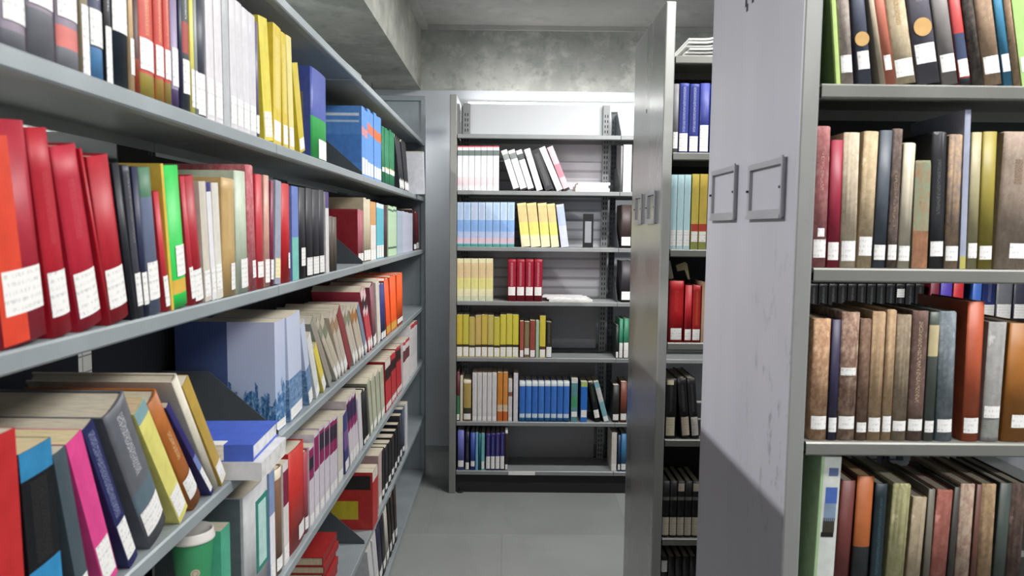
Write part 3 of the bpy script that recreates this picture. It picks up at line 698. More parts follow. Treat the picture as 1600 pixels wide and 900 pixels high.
# ---- left bookcase, fifth row and bottom row
W = "left bookcase fifth row"
row('L', LX, LZ[5], W, [
 (583, 591, None, 738, 'b93330', 'red book with a yellow square on its cover', dict(k='s', label=None, d=.2, sb=-.004, bands=[(.82, 1, 'd8cfc4')], post=patches(cover_patch(.7, .94, .05, .95, '2a2524'), cover_patch(.18, .5, .3, .85, 'c9b634')))),
 (592, 597, None, 712, 'c8b0ac', 'pale pink spine behind the red book', dict(k='s', label=(.05, .2))),
 (598, 602, None, 705, '1e1d20', 'black volume with small white stickers', dict(label=(.08, .2), title=(.35, .9, '6a6660', 90))),
 (603, 607, None, 700, '232226', 'black volume with small white stickers', dict(label=(.08, .2), title=(.35, .9, '8a8478', 90))),
 (608, 612, None, 693, '1e1d20', 'black volume with small white stickers', dict(label=(.1, .24), title=(.35, .9, '6a6660', 90))),
 (613, 617, None, 684, '2b2826', 'black volume with small white stickers', dict(label=(.1, .24), title=(.35, .9, '9a9080', 90))),
 (618, 621, None, 674, '1e1d20', 'black volume with small white stickers', dict(label=(.1, .24), title=(.35, .9, '6a6660', 90))),
 (622, 625, None, 664, '1f2024', 'black volume with small white stickers', dict(label=(.1, .24), title=(.35, .9, '8a8478', 90))),
 (626, 629, None, 650, '35373c', 'black volume with small white stickers', dict(label=(.1, .24))),
 (630, 633, None, 640, '4a566c', 'slate-blue thin volume', dict(label=(.1, .2))),
 (634, 637, None, 632, 'dfe0e2', 'white thin volume at the row end', dict(k='s', label=None)),
], depth=.19)
W = "left bookcase bottom row"
row('L', LX, LZ[6], W, [
 (583, 588, 572, 845, 'd8d6d8', 'white volume leaning in the lowest shelf', dict(k='j', label=(.1, .3))),
 (589, 594, 580, 830, 'd4d2d6', 'white volume leaning in the lowest shelf', dict(k='j', label=(.1, .3))),
 (595, 600, 588, 815, '2a2740', 'dark indigo leaning volume', dict(label=(.1, .24))),
 (601, 605, 594, 805, '1d1c20', 'black leaning volume', dict(label=(.1, .24))),
 (606, 610, 600, 797, 'b4b0a8', 'grey leaning volume', dict(label=(.1, .24))),
 (611, 614, 606, 786, '24221e', 'black leaning volume', dict(label=(.1, .24))),
 (615, 618, 611, 778, '2c2824', 'black leaning volume', dict(label=(.1, .3))),
 (619, 622, 616, 765, '3a2a26', 'dark brown leaning volume', dict(label=(.1, .24))),
], depth=.19)

# ---- far bookcase
def frow(i, where, entries, **kw): row('F', FY, FZ[i], where, entries, smin=FX+.046, **kw)
W = "far bookcase top row"
WJ = dict(k='j', label=None, bands=[(.97, 1, 'c85a62'), (.78, .9, '6f7a78'), (.1, .3, 'ecd8dc')])
frow(1, W, [(713+9.55*i, 722.2+9.55*i, None, 228, 'eceaee', 'upright white journal with dark head emblem', WJ) for i in range(7)] + [
 (803, 813, 783, 236, 'f0eef0', 'slanted white journal with dark foot mark', dict(k='j', label=None, bands=[(.76, .9, '9aa09e'), (0, .04, '2a2a2a')], post=cover_patch(.02, .98, .03, .97, '5e5e5c', 'cover_back'))),
 (814, 825, 794, 236, 'eeecee', 'slanted white journal with dark foot mark', dict(k='j', label=None, bands=[(.78, .92, '8a908e'), (0, .04, '2a2a2a')])),
 (826, 836, 806, 236, 'f0eef0', 'slanted white journal with dark foot mark', dict(k='j', label=None, bands=[(.76, .9, '5a605e'), (0, .04, '2a2a2a')])),
 (839, 849, 819, 234, 'f2f0f2', 'slanted white journal with dark foot mark', dict(k='j', label=None, bands=[(.78, .92, 'c8ccca')])),
 (852, 867, 829, 236, '3c3d40', 'slanted black and grey journal', dict(k='j', label=None, title=(.1, .9, '8a8a8a', 60))),
 (870, 881, 842, 232, 'f0eef2', 'steeply slanted white journal', dict(k='j', label=None)),
 (882, 892, 855, 231, 'e6bfc6', 'steeply slanted pink and white journal', dict(k='j', label=None, bands=[(.3, .6, 'd08a98'), (0, .05, '2a2a2a')])),
], depth=.2)
W = "far bookcase second row"
frow(2, W, [(713+11.4*i, 723.8+11.4*i, None, 316, 'aac2e4' if i % 2 else 'b4c8e4', 'pale blue journal with a green foot', dict(k='j', label=None, bands=[(.6, .98, 'bcd2ea'), (.34, .6, '84aade'), (.12, .34, 'b0bede'), (.08, .2, 'd8c0cc'), (0, .06, '4f9a90')], title=(.62, .95, 'd8b8c0' if i in (2, 3) else '9cb8dc', 30))) for i in range(8)] + [
 (815, 829, 808, 318, 'e8dfa0', 'tilted yellow journal with an orange head', dict(k='j', label=None, bands=[(.28, .56, 'e2d878'), (.56, .95, 'dcc48c'), (0, .25, 'e6deb8')])),
 (830, 845, 823, 318, 'e6dc98', 'tilted yellow journal with an orange head', dict(k='j', label=None, bands=[(.28, .56, 'e2d878'), (.56, .95, 'dcc48c'), (0, .25, 'e6deb8')])),
 (846, 860, 840, 318, 'e8dfa0', 'tilted yellow journal with an orange head', dict(k='j', label=None, bands=[(.28, .56, 'e2d878'), (.56, .95, 'dcc48c'), (0, .25, 'e6deb8')])),
 (861, 874, 854, 319, 'e8dea0', 'tilted yellow journal with an orange head', dict(k='j', label=None, bands=[(.28, .56, 'e2d878'), (.56, .95, 'dcc48c'), (0, .25, 'e6deb8')])),
 (877, 889, 869, 320, 'ccd0e6', 'tilted lavender journal', dict(k='j', label=None, bands=[(.5, .95, 'b4c0e0')])),
], depth=.2)
W = "far bookcase third row"
frow(3, W, [(713+11.5*i, 724+11.5*i, None, 404, 'e8e2b8', 'pale yellow journal with an orange head', dict(k='j', label=None, bands=[(.54, .9, 'dec496'), (.28, .54, 'e4dc8c'), (0, .12, 'cfd4b4')])) for i in range(5)] + [
 (793+13.7*i, 806+13.7*i, None, 405, '96142c', 'crimson volume with white title and sticker', dict(label=(.14, .34, .08, .92), title=(.36, .92, 'e6c8cc', 70))) for i in range(4)], depth=.19)
W = "far bookcase fourth row"
ys = ['d0b838', 'c8bc40', 'c0ac58', 'c8a860', 'ccb048', 'c4b45c', 'c8bc40', 'd4c640', 'd0c440', 'd4c83c']
hs = [492, 492, 496, 493, 492, 493, 496, 492, 491, 492]
frow(4, W, [(713.5+9.7*i, 722.6+9.7*i, None, hs[i], ys[i], 'yellow volume with a white foot', dict(k='j', label=(.02, .24), bands=[(.24, .3, '3a3426')], title=(.35, .95, 'd8cc88', 30))) for i in range(10)] + [
 (812, 818, None, 502, 'a8584a', 'brick-red thin volume', dict(k='j', label=(.02, .2))),
 (819, 827, None, 503, '7a6a4a', 'olive-brown thin volume', dict(k='j', label=(.08, .26), title=(.3, .95, 'b8ac78', 30))),
 (828, 836, None, 501, '984c40', 'rusty red thin volume', dict(k='j', label=(.02, .2))),
 (837, 842, None, 501, 'a8c0a4', 'pale green thin volume', dict(k='j', label=None)),
 (843, 852, None, 494, 'd2c248', 'lone yellow volume after the red ones', dict(k='j', label=(.02, .2), bands=[(.2, .27, '5a3a24')])),
 (853, 862, None, 503, '2e2d28', 'black speckled volume at the row end', dict(label=(.02, .3), bands=[(.12, .18, '2e2d28')], title=(.4, .95, '9a947c', 60))),
], depth=.18)
W = "far bookcase fifth row"
frow(5, W, [
 (712, 718, None, 582, '5a1c28', 'maroon volume with a green lower half', dict(label=(.02, .14), bands=[(.14, .52, '3f7a54')])),
 (719, 723, None, 588, 'ddd6c0', 'cream thin volume', dict(k='s', label=None)),
 (724, 736, None, 594, 'b09858', 'gold-tan volume', dict(label=(.04, .18), bands=[(.18, .32, '3a3a2c'), (.92, 1, 'd8d2bc')]))] + [
 (738+7.7*i, 745+7.7*i, None, 583, 'd8d6d6' if i % 2 else 'dcd8d8', 'white grey-lettered journal', dict(k='j', label=(.02, .1), title=(.66, .95, '9aa09e', 60))) for i in range(5)] + [
 (777, 785, None, 582, 'd08638', 'orange journal with a cream band', dict(k='j', label=None, bands=[(.2, .34, 'd8c0a0'), (.02, .2, 'c8662e')])),
 (786, 793, None, 582, 'd88e48', 'orange journal with a cream band', dict(k='j', label=None, bands=[(.2, .34, 'd8c0a0'), (.02, .2, 'c8662e')])),
 (794, 800, None, 593, 'd4cfd0', 'short white book beside the orange journals', dict(k='s', label=(.02, .1), bands=[(.6, .7, '8a5a50')])),
 (802, 809, None, 584, 'd8d4da', 'tall white book before the blue set', dict(k='s', label=None))] + [
 (811+9.85*i, 820.2+9.85*i, None, 596, '3f78cc' if i % 2 else '386ec2', 'cobalt blue volume with a pale head', dict(label=(.1, .2), bands=[(.88, 1, 'c4cfd0'), (0, .09, '2f70a8')], lab_col='cfe2ee')) for i in range(8)] + [
 (892, 902, None, 592, '5d8f94', 'teal-grey volume with a white head', dict(k='s', label=(.12, .24), bands=[(.9, 1, 'd8d8d8'), (.35, .6, '4a9468')])),
 (907, 917, None, 597, '2f72c8', 'single blue volume with a green head', dict(k='s', label=(.12, .3), bands=[(.88, 1, 'a8c070')])),
 (930, 939, 919, 598, '18191e', 'black volume leaning right of the blue one', dict(label=(.1, .3), title=(.5, .9, '6f9a48', 30))),
 (944, 952, 928, 598, '7fb0ba', 'steeply leaning pale teal book', dict(k='s', label=(.02, .14), bands=[(.5, .85, 'c8c8cc')])),
], depth=.19)
W = "far bookcase lowest row"
frow(6, W, [
 (715, 725, None, 672, '6468b0', 'periwinkle volume', dict(label=(.08, .24))),
 (727, 733, None, 675, '22243c', 'dark navy volume', dict(label=(.02, .2), title=(.3, .7, '8a8a94', 40))),
 (735, 742, None, 676, '3a52a4', 'royal blue volume', dict(label=(.1, .24))),
 (743, 747, None, 676, '78b0d4', 'light blue thin volume', dict(k='s', label=None)),
 (748, 751, None, 677, '1f6a74', 'dark teal thin volume', dict(label=None)),
 (752, 757, None, 677, '74b8be', 'aqua thin volume', dict(k='s', label=(.04, .24)))] + [
 (759+7.4*i, 765.8+7.4*i, None, 678-i*.6, '2b2a70' if i % 2 else '3a2f72', 'violet-navy volume with a tall sticker', dict(label=(.04, .38), title=(.4, .92, '9aa4d8', 30))) for i in range(4)] + [
 (789, 793, None, 668, '4a3a34', 'brown thin volume with a white head', dict(label=(.02, .14), bands=[(.86, 1, 'dde6e2')])),
], depth=.19)
for i, ent in ((1, [(969, 972, None, 228, '8a8a8c', 'grey volume', dict(label=None)), (973, 986, None, 226, 'c8c6ca', 'white-grey volume', dict(k='j', label=(.02, .18)))]),
               (2, [(970, 986, None, 320, '3c302e', 'dark brown volume', dict(label=(.06, .26)))]),
               (3, [(970, 986, None, 408, '2e2c30', 'near-black volume', dict(label=(.06, .26)))]),
               (4, [(962, 966, None, 508, '2a3a34', 'dark thin volume', dict(label=(.02, .2))), (967, 973, None, 499, '2f7a5c', 'green volume', dict(label=(.02, .4))), (974, 982, None, 498, '2f7a5c', 'green volume', dict(label=(.02, .4)))]),
               (5, [(957, 967, None, 602, '2e2c2a', 'black volume', dict(label=(.06, .22))), (969, 979, None, 597, '7a4438', 'brown-red volume', dict(label=(.06, .22)))]),
               (6, [(955, 963, None, 676, 'd8d2cc', 'white volume', dict(k='s', label=(.02, .2))), (965, 969, None, 680, '2a4464', 'navy volume', dict(label=(.04, .2))), (970, 978, None, 678, '3a74a0', 'blue volume', dict(label=(.04, .2)))])):
    frow(i, ['', "far bookcase right bay top", "far bookcase right bay second", "far bookcase right bay third", "far bookcase right bay fourth", "far bookcase right bay fifth", "far bookcase right bay lowest"][i]+' row', ent, depth=.19)

# ---- middle bookcase, glimpsed in the gap
def mrow(i, where, entries, **kw): row('F', R2Y, RZ[i], where, entries, smin=RX+.037, **kw)
mrow(1, "middle bookcase top row", [
 (1047, 1059, None, 131, '77757a', 'grey volume', dict(label=(.06, .3))),
 (1060, 1075, None, 130, '34408c', 'royal blue volume with white lettering', dict(label=(.02, .28), title=(.3, .95, 'd0d4ee', 60))),
 (1076, 1091, None, 131, '2f3a84', 'royal blue volume with white lettering', dict(label=(.02, .24), title=(.3, .95, 'd0d4ee', 60))),
 (1092, 1107, None, 130, '38408c', 'royal blue volume with white lettering', dict(label=(.02, .4))),
 (1108, 1122, None, 131, '34408c', 'royal blue volume with white lettering', dict(label=(.02, .3)))])
mrow(2, "middle bookcase second row", [
 (1046+10.6*i, 1056+10.6*i, None, 273, 'bcdce2', 'pale aqua volume', dict(k='j', label=(.04, .26), title=(.3, .95, '9cc4d0', 30))) for i in range(3)] + [
 (1079, 1090, None, 272, 'c8b458', 'straw-yellow volume with a red band', dict(k='j', label=(.1, .24), bands=[(.24, .34, 'b04438'), (0, .1, '8a9050')])),
 (1091, 1103, None, 272, 'c4ac50', 'straw-yellow volume with a red band', dict(k='j', label=(.1, .24), bands=[(.24, .34, 'b04438'), (0, .1, '8a9050')])),
 (1104, 1116, None, 273, 'c8b458', 'straw-yellow volume with a red band', dict(k='j', label=(.1, .24)))])
mrow(3, "middle bookcase third row", [
 (1044, 1067, None, 439, 'a8161c', 'thick scarlet volume', dict(label=(.04, .23, .15, .9), title=(.5, .85, 'b84a3c', 30))),
 (1069, 1080, None, 446, 'a01a24', 'scarlet thin volume', dict(label=(.04, .23))),
 (1081, 1094, None, 446, '9c1a1c', 'dark red volume with gold lettering', dict(label=(.04, .23), title=(.3, .9, 'a88040', 60))),
 (1095, 1100, None, 441, 'b09078', 'tan thin volume', dict(k='s', label=None)),
 (1102, 1114, None, 444, '8a2a2a', 'brick volume hidden by the panel', dict(label=None))])
# the same row seen through the open right bookcase
mrow(3, "middle bookcase behind the right one", [
 (1262+15*i, 1275.5+15*i, None, 444, '232426', 'black lettered volume', dict(label=None, title=(.55, .95, '85868a', 60), **({'lab2': (.78, .92)} if i == 9 else {}))) for i in range(12)] + [
 (1450, 1464, None, 438, '6a2030', 'maroon volume', dict(label=None)), (1466, 1484, None, 437, '4a3a9c', 'violet volume', dict(label=None)),
 (1486, 1502, None, 437, 'b0242c', 'red volume', dict(label=None)), (1516, 1530, None, 437, '3a62b0', 'blue volume', dict(label=(.4, .6))),
 (1531, 1552, None, 437, '22306c', 'navy volume', dict(label=(.4, .62), title=(.66, .95, '9aa4d0', 60))), (1553, 1578, None, 439, '5a5c62', 'grey volume', dict(label=(.42, .64))),
 (1580, 1606, None, 439, '2c2e3c', 'blue-black volume', dict(label=(.42, .64)))], depth=.17)
mrow(4, "middle bookcase fourth row", [
 (1037, 1056, None, 592, '1d1d1f', 'black file box with a cream label', dict(n='file_box', cat='file box', label=(.05, .36, .12, .88), lab_col='e0d8b8', title=(.45, .9, '6a6a6c', 60), lab2=(.9, .98, .1, .7))),
 (1064, 1079, 1058, 592, '1b1b1d', 'black file box leaning slightly left', dict(n='file_box', cat='file box', label=(.05, .36, .12, .95), lab_col='dcccb8', title=(.45, .9, '6a6a6c', 60))),
 (1080, 1093, 1074, 592, '202022', 'black file box behind the pale panel', dict(n='file_box', cat='file box', label=(.05, .36, .12, .95), lab_col='d8d4cc', title=(.45, .9, '6a6a6c', 60))),
], depth=.2)
mrow(5, "middle bookcase fifth row", [
 (1034+11.6*i, 1045+11.6*i, None, 752, '1c1c1e', 'black volume with a tall cream label', dict(label=(.04, .36, .02, .98), lab_col='cfc4b0', bands=[(.66, .72, '6a6a68')], **({'lab2': (.82, .96)} if i in (2, 4) else {}))) for i in range(5)], depth=.17)
row('F', R2Y+.36, RZ[5], 'middle bookcase fifth row behind the black volumes', [(1034, 1045, None, 702, '6a2420', 'dark red volume', dict(label=None)), (1047, 1057, None, 704, 'a89468', 'straw-coloured volume', dict(label=None)), (1059, 1069, None, 701, '28302c', 'dark green-black volume', dict(label=None)), (1071, 1080, None, 703, '8a8a80', 'grey volume', dict(label=None)), (1082, 1094, None, 702, '33302e', 'black-brown volume', dict(label=None))], smin=RX+.037, depth=.15)
mrow(6, "middle bookcase lowest row", [
 (1030+11.2*i, 1040.6+11.2*i, None, 870, '1c1c1e', 'black low volume', dict(label=None, **({'lab2': (.8, .95)} if i == 0 else {}))) for i in range(5)], depth=.17)

# ---- right bookcase with old books
def disc(r, t, h, zf, rad):
    bm = bmesh.new(); lathe(bm, [(rad, 0), (rad, .0006)], 28); bmesh.ops.rotate(bm, verts=bm.verts, matrix=Matrix.Rotation(PI/2, 3, 'X'))
    o = link('gold_disc', bm, M_cover('c09a60'), r); o.location = (t/2, -.0004, zf*h)
def rrow(i, where, entries, **kw): row('F', R1Y, RZ[i], where, entries, smin=RX+.037, **kw)
W = "right bookcase top row"
rrow(1, W, [
 (1307, 1314, -6, .26, 'b4cc7c', 'light green thin book showing a dark cover', dict(k='s', label=None, post=cover_patch(.01, .99, .04, .99, '5c7444', 'cover_board'))),
 (1315, 1335, -6, .26, '94847a', 'grey-brown book', dict(label=(.08, .2), worn='b0a498', ragged=.003)),
 (1337, 1364, -8, .27, '4e5364', 'slate-blue book with a gold disc', dict(label=(.1, .22), post=lambda r, t, h, d: disc(r, t, h, .3, .013))),
 (1365, 1377, -11, .26, 'b0a48e', 'beige thin book', dict(label=None)),
 (1378, 1399, -11, .265, 'b86c58', 'salmon red book', dict(label=(.1, .2, .1, .8))),
 (1400, 1434, -11, .265, 'b29c76', 'wide tan book with orange marks', dict(label=(.05, .17), title=(.4, .9, '6d5a44', 30), worn='c4b28c')),
 (1436, 1472, -11, .27, '56545e', 'wide dark grey book with a gold disc', dict(label=(.14, .27), title=(.55, .75, '9a9684', 40), post=lambda r, t, h, d: disc(r, t, h, .38, .0165))),
 (1474, 1500, -11, .262, '84807e', 'mid-grey book', dict(label=(.09, .21))),
 (1501, 1519, -11, .262, 'b03c3c', 'red book with a navy foot', dict(label=(.06, .18), bands=[(.18, .36, '34405c'), (0, .05, '2a2c34')])),
 (1521, 1539, -11, .265, '3a3634', 'worn black book', dict(label=None, worn='6a5c50')),
 (1541, 1569, -11, .262, '9a7a5c', 'tan-brown book', dict(label=(.08, .2), worn='b0906c')),
 (1570, 1584, -11, .262, '3a7a9a', 'teal-blue book', dict(label=(.1, .22))),
 (1585, 1597, -11, .262, '8a6a4c', 'old brown thin book', dict(label=None, worn='b49468')),
 (1598, 1632, -11, .265, 'a0c078', 'light green book at the photo edge', dict(k='s', label=(.1, .2))),
], depth=.17)
W = "right bookcase second row"
rrow(2, W, [
 (1269, 1291, 1276, 197, '94484a', 'faded red book with cream lettering', dict(label=(.07, .2), lab2=(.22, .28, .3, .8), title=(.55, .82, 'd0b0a4', 60), worn='a86a68')),
 (1292, 1311, 1300, 219, '8f2038', 'crimson book right of the faded red one', dict(label=(.06, .2))),
 (1313, 1338, 1320, 207, 'b4a082', 'beige buckram book', dict(label=(.05, .2), worn='c8b698')),
 (1339, 1362, 1351, 205, 'ae9468', 'straw-tan buckram book', dict(label=(.09, .23), worn='c4ac80')),
 (1363, 1383, 1376, 204, '474e58', 'dark slate book', dict(label=(.06, .17))),
 (1384, 1401, 1395, 201, '564640', 'dark brown book with gold lettering', dict(label=(.06, .17), title=(.3, .7, 'b09a78', 60), worn='7a685c')),
 (1402, 1421, 1413, 223, 'bcb4a0', 'short pale cream book', dict(label=(.06, .18), ragged=.003)),
 (1422, 1449, 1429, 251, '80906e', 'torn short book with brown ragged edges', dict(label=None, worn='a86a3c', k='s', ragged=.012, bands=[(0, .35, '8a5a34')])),
 (1450, 1475, 1456, 206, '26272b', 'black old book with a ragged head', dict(label=(.09, .2), ragged=.006, title=(.4, .8, '6a6a68', 60))),
 (1476, 1498, 1485, 210, '847060', 'grey-brown book with an orange stain', dict(label=(.06, .17), worn='b08a5a')),
 (1499, 1509, 1508, 172, 'a0a6ba', 'tall pale blue-grey folder', dict(n='paper_folder', cat='folder', k='s', label=None, bands=[(0, .08, 'b8b060')])),
 (1511, 1527, 1520, 207, '98906e', 'khaki book beside the tall folder', dict(label=(.08, .19))),
 (1529, 1551, 1538, 206, '8a7e34', 'olive green book', dict(label=(.07, .17))),
 (1554, 1604, 1571, 206, '8f7a68', 'wide brown book at the photo edge', dict(label=(.08, .19, .4, .98), worn='a08c78', title=(.62, .8, '4a4038', 30), ragged=.004)),
], depth=.17)
W = "right bookcase third row"
rrow(3, W, [
 (1265, 1292, None, 498, '9a6c44', 'peeling tan leather book beside the panel', dict(label=(.09, .2), worn='c89c6c')),
 (1293, 1307, None, 500, '302c48', 'dark indigo thin book', dict(label=(.07, .19))),
 (1308, 1336, None, 488, '7a5644', 'scuffed brown leather book with two stickers', dict(label=(.09, .19), lab2=(.51, .57, .05, .9), worn='b49478', ragged=.004)),
 (1337, 1354, None, 498, '6b4c38', 'dark brown old book', dict(label=(.07, .15), worn='8a6a50')),
 (1355, 1376, None, 487, '9a7850', 'tan buckram old book', dict(label=(.07, .18), worn='b09060')),
 (1377, 1392, None, 484, 'a07c50', 'thin tan old book', dict(label=(.07, .19), worn='b89868', ragged=.004)),
 (1393, 1416, None, 492, '7c6a52', 'grey-brown old book with a paper scrap', dict(label=(.08, .16), worn='988464')),
 (1417, 1442, None, 486, '62483e', 'brown book with peeled cream strip', dict(label=(.08, .17), title=(.3, .92, 'd8c4a4', 14), worn='7a5c50', ragged=.003)),
 (1443, 1459, None, 488, '4e5450', 'grey-green book with a cream title patch', dict(label=(.07, .16), bands=[(.66, .9, 'c8ba90')])),
 (1460, 1489, 1468, 487, '606c74', 'wide blue-grey cloth book', dict(label=(.07, .17), worn='7c868c')),
 (1504, 1530, 1515, 472, 'a04a2c', 'tall orange-red book', dict(label=(.06, .17))),
 (1533, 1561, 1547, 504, '7f7e7c', 'grey cloth book', dict(label=(.2, .3), bands=[(.04, .2, '7c8078')], worn='8f8e8a')),
 (1565, 1606, 1580, 506, '905a1e', 'ochre-brown book at the photo edge', dict(label=(.12, .23, .3, .9))),
], depth=.17)
W = "right bookcase lowest visible row"
rrow(4, W, [
 (1267, 1298, 1284, 714, 'd4d8d2', 'white-spined book with pale green cover and photo strip', dict(k='s', label=None, strips=[(.005, .995, 0, .14, 'a8c898'), (.88, .93, .4, .88, '5a6a94'), (.71, .81, .3, .9, '4a68b4'), (.6, .71, .28, .88, '7f93aa'), (.53, .62, .26, .86, '3a352c'), (.5, .53, .2, .84, '17150f')], post=cover_patch(.005, .995, .02, .99, 'b4d4a4', 'cover_board'))),
 (1299, 1321, 1316, 752, '5c2a26', 'dark maroon book', dict(label=(.06, .18))),
 (1326, 1352, 1341, 745, '4a2e20', 'book with orange-brown upper half', dict(label=(.06, .18), bands=[(.5, 1, '9a5428'), (0, .5, '24282a')], pages='c8a880')),
 (1355, 1374, 1369, 757, '1c2a30', 'black-teal book', dict(label=(.06, .18), title=(.2, .9, '3a6a78', 14))),
 (1379, 1407, 1397, 757, '8f8c54', 'olive-yellow book with a torn head', dict(label=(.06, .18), worn='a8a06a', ragged=.012)),
 (1410, 1432, 1428, 778, '8f7c5e', 'dull tan book', dict(label=(.06, .18), worn='a09070')),
 (1433, 1447, 1447, 765, '5e5a50', 'grey-olive thin book', dict(label=(.06, .18))),
 (1448, 1473, 1466, 767, '8c4434', 'brick-red old book', dict(label=(.06, .18), worn='a0584a')),
 (1474, 1484, 1492, 762, '33302c', 'dark thin book right of the brick-red one', dict(label=None)),
 (1485, 1510, 1500, 757, 'a08a72', 'cream and pink-brown streaked book', dict(label=(.06, .18), worn='7a4a40')),
 (1511, 1520, 1527, 758, '5a3a30', 'dark brown thin book', dict(label=None)),
 (1521, 1546, 1534, 757, '80623e', 'tan-brown book', dict(label=(.06, .18), worn='9a7c50')),
 (1547, 1566, 1564, 756, '3a423e', 'dark green-grey book', dict(label=(.06, .18))),
 (1567, 1590, 1583, 756, '40302a', 'dark brown book at the photo edge', dict(label=(.06, .18), worn='5c443a')),
], depth=.17)

# ------------------------------------------------------------------ loose things
def lying(name, look, cat, x0, x1, y0, y1, z0, z1, colr, rz=0.0, hard=True, group=None, spine='y-', label=False, pages='e0dccf'):
    """a book lying flat; spine on the given side"""
    cx, cy = (x0+x1)/2, (y0+y1)/2
    a, b = (x1-x0), (y1-y0); t = z1-z0
    r = empty(name, (cx, cy, z0), (0, 0, rz)); tag(r, look, cat, group)
    bm = bmesh.new(); c = .0025 if hard else .0008
    hx, hy = a/2, b/2
    box(bm, -hx, hx, -hy, hy, 0, c); box(bm, -hx, hx, -hy, hy, t-c, t)
    if spine == 'y-': box(bm, -hx, hx, -hy-c, -hy, 0, t)
    elif spine == 'x+': box(bm, hx, hx+c, -hy, hy, 0, t)
    link('cover', bm, M_cover(colr), r)
    e = .003 if hard else .0005; bm = bmesh.new(); box(bm, -hx+(0 if spine != 'x-' else e), hx-e if spine != 'x+' else hx-.0003, -hy+(.0003 if spine == 'y-' else e), hy-e, c+.0001, t-c-.0001); link('pages', bm, M_pages(pages), r)
    if label:
        bm = bmesh.new(); w = label
        if spine == 'y-':
            box(bm, w[0], w[1], -hy-c-.0006, -hy-c, .002, t+.0004); box(bm, w[0], w[1], -hy-c-.0006, -hy+.025, t, t+.0005)
        else: box(bm, hx+c, hx+c+.0005, w[0], w[1], .002, t-.002)
        link('spine_label', bm, M_tag(), r)
    return r
sz = LZ[3]
lying('pad_of_papers', 'thick white pad under the blue book, jutting off the left shelf', 'pad', -.73, -.485, 1.40, 1.575, sz+.0006, sz+.036, 'd6d6d8', .03, False, spine='y-', pages='d8d6d4')
lying('hardcover_book', 'blue book lying flat on a white pad at the left shelf edge', 'book', -.75, -.505, 1.405, 1.585, sz+.0368, sz+.070, '4a66c8', .05, spine='y-', label=(.03, .065), pages='dfe0e2')

# stack of red books lying on the fifth shelf
z = LZ[5]+.0006
for i, (tk, dx, cl) in enumerate([(.03, 0, '9a2424'), (.028, .004, 'a82a2a'), (.03, -.003, '8f2020'), (.026, .005, 'a02628'), (.03, .0, '982222')]):
    lying('hardcover_book', 'red book lying in the fifth-shelf stack, %s' % ['lowest of five', 'second from its bottom', 'middle one', 'second from its top', 'topmost of five'][i], 'book',
          -.80+dx, -.60+dx, 2.30, 2.50, z, z+tk, cl, .01*(i % 3), spine='x+', group='red books lying in a stack', pages='d6c4a4'); z += tk+.0006

# paper cup standing on a pile on the fourth shelf
z = LZ[4]+.0006
for i, (tk, cl) in enumerate(((.05, 'cfc9bd'), (.046, 'b9b3a8'), (.05, 'd8d4cc'))):
    lying('hardcover_book', ['lowest', 'middle', 'uppermost'][i]+' pale book lying in the pile under the paper cup', 'book', -.78, -.56, 1.245, 1.39, z, z+tk, cl, 0, True, spine='x+', pages='d8d4cc', group='books lying under the paper cup'); z += tk+.0006
cup = empty('paper_cup', (-.598, 1.348, z)); tag(cup, 'green paper cup with a white lid on the left shelf', 'cup')
bm = bmesh.new(); lathe(bm, [(.027, 0), (.028, .002), (.0385, .112), (.0385, .113)], 48); link('cup_body', bm, M_plain('3f9a68', .5), cup, True)
bm = bmesh.new(); lathe(bm, [(.0395, .108), (.041, .109), (.041, .113), (.0395, .116), (.0385, .125), (.037, .127), (.0355, .127), (.0345, .122), (.001, .122)], 48); link('lid', bm, M_plain('e4e0da', .4), cup, True)
bm = bmesh.new()
N = 20
for r0, r1, zz in ((0, .0045, 0), (.0055, .0085, 0)):     # round printed emblem on the side that faces the aisle
    for i in range(N):
        pts = []
        for rr, k in ((r0, i), (r1, i), (r1, i+1), (r0, i+1)):
            a = 2*PI*k/N; h_ = .052+rr*math.sin(a); R = .028+(.0105)*(h_/.112)+.0006; th = -1.05+rr*math.cos(a)/R
            pts.append(bm.verts.new((R*math.cos(th), R*math.sin(th), h_)))
        try: bm.faces.new(pts)
        except Exception: pass
bmesh.ops.remove_doubles(bm, verts=bm.verts, dist=1e-6); link('printed_emblem', bm, M_plain('c9b8a0', .5), cup)

# far bookcase: papers and a book support
z = FZ[1]+.0006
def px(x, zz): return along(1, FY+.03, zz, x)
for i, (xa, xb, tk) in enumerate([(899, 952, .02), (900, 950, .018), (903, 953, .016)]):
    lying('journal_volume', 'white journal lying right of the slanted ones on the far top row, %s' % ['lowest', 'middle', 'uppermost'][i], 'journal', px(xa, z), px(xb, z), FY+.02, FY+.23, z, z+tk, 'e8e6e8', .0, False, 'white journals lying flat on the far bookcase', 'y-'); z += tk+.0005
z = FZ[3]+.0006
for i, (xa, xb, y0, tk, rz, cl) in enumerate([(857, 925, -.012, .012, .03, 'd0cfc8'), (856, 920, .0, .008, -.06, 'e4e4e6'), (850, 912, .01, .006, -.12, 'dededf')]):
    lying('magazine', ['beige magazine at the bottom of the far third-row pile', 'white magazine in the middle of the far third-row pile', 'white magazine on top of the far third-row pile'][i], 'magazine', px(xa, z), px(xb, z), FY+y0+.03, FY+y0+.22, z, z+tk, cl, rz, False, 'magazines lying on the far third row', 'y-'); z += tk+.0005
be = empty('book_support', (px(919, FZ[2]), FY+.05, FZ[2]+.0006)); tag(be, 'black metal book support standing on the far second row', 'book support')
bm = bmesh.new()
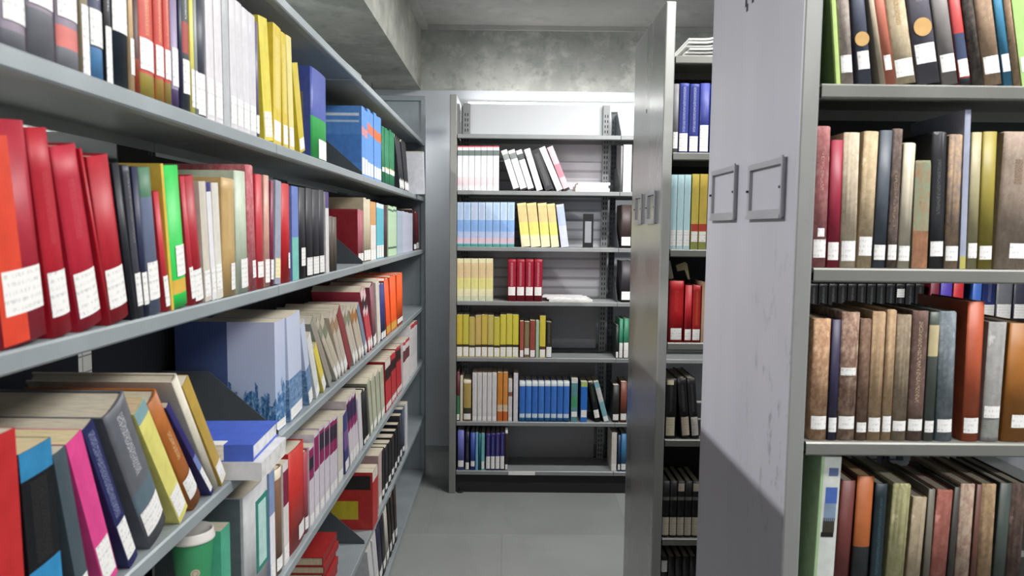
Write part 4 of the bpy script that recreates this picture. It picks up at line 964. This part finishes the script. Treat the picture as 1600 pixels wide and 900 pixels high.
for a, b, c_, d_ in ((-.032, -.02, 0, .205), (.02, .032, 0, .205), (-.02, .02, .16, .205), (-.02, .02, 0, .03)): box(bm, a, b, 0, .004, c_, d_)
box(bm, -.032, .032, .004, .12, 0, .0015); link('frame', bm, M_plain('1d1d1f', .4), be)
bm = bmesh.new(); box(bm, -.0199, .0199, .0005, .002, .03, .16); link('face_plate', bm, M_plain('8f9296', .4), be)

# papers on top of the middle bookcase
z = RZ[0]+.0006
def sheaf(name, label, xa, xb, y0, y1, z0, n, colr, curl):
    r = empty(name, ((xa+xb)/2, (y0+y1)/2, z0)); tag(r, label, 'papers', 'papers on top of the middle bookcase')
    for k in range(n):
        bm = bmesh.new(); nx = 14; w, dd = (xb-xa)/2-random.random()*.02, (y1-y0)/2
        top = []; 
        for i in range(nx+1):
            u = i/nx; x = -w+2*w*u; zz = .004+k*.011+curl*(k+1)*.2*max(0, u-.25)**1.6
            top.append((x, zz))
        pts = top+[(x, q+.006) for x, q in reversed(top)]
        prism(bm, pts, -dd+random.uniform(-.008, .008), dd, 'y'); link('sheaf', bm, M_plain(colr, .7), r)
    return r
sheaf('magazine_pile', 'loose white papers curling on top of the middle bookcase', .60, .86, R2Y+.03, R2Y+.24, z, 6, 'dcdcda', .12)
# cream cards standing on the scarlet volumes
zt = on_plane(1, R2Y+.012, 1055, 439)[2]
for i, (u0, lab, colr) in enumerate(((1046, 'slim cream card propped upright on the thick scarlet volume', 'd2cdb8'), (1060, 'bent tan card beside the slim one on the scarlet volumes', 'b5a984'))):
    X = along(1, R2Y+.06, zt, u0)
    r = empty('index_card', (X, R2Y+.06, zt+.001), (0, -.22 if i == 0 else .0, 0)); tag(r, lab, 'card', 'cards on the scarlet volumes')
    bm = bmesh.new()
    if i == 0: box(bm, 0, .016, 0, .012, .002, .066)
    else: prism(bm, [(.036, .002), (.041, .002), (.030, .058), (.022, .064), (-.010, .052), (-.004, .030), (.022, .036)], 0, .01, 'y')
    link('card_sheet', bm, M_plain(colr, .7), r)
print('OBJECTS', len(bpy.data.objects))
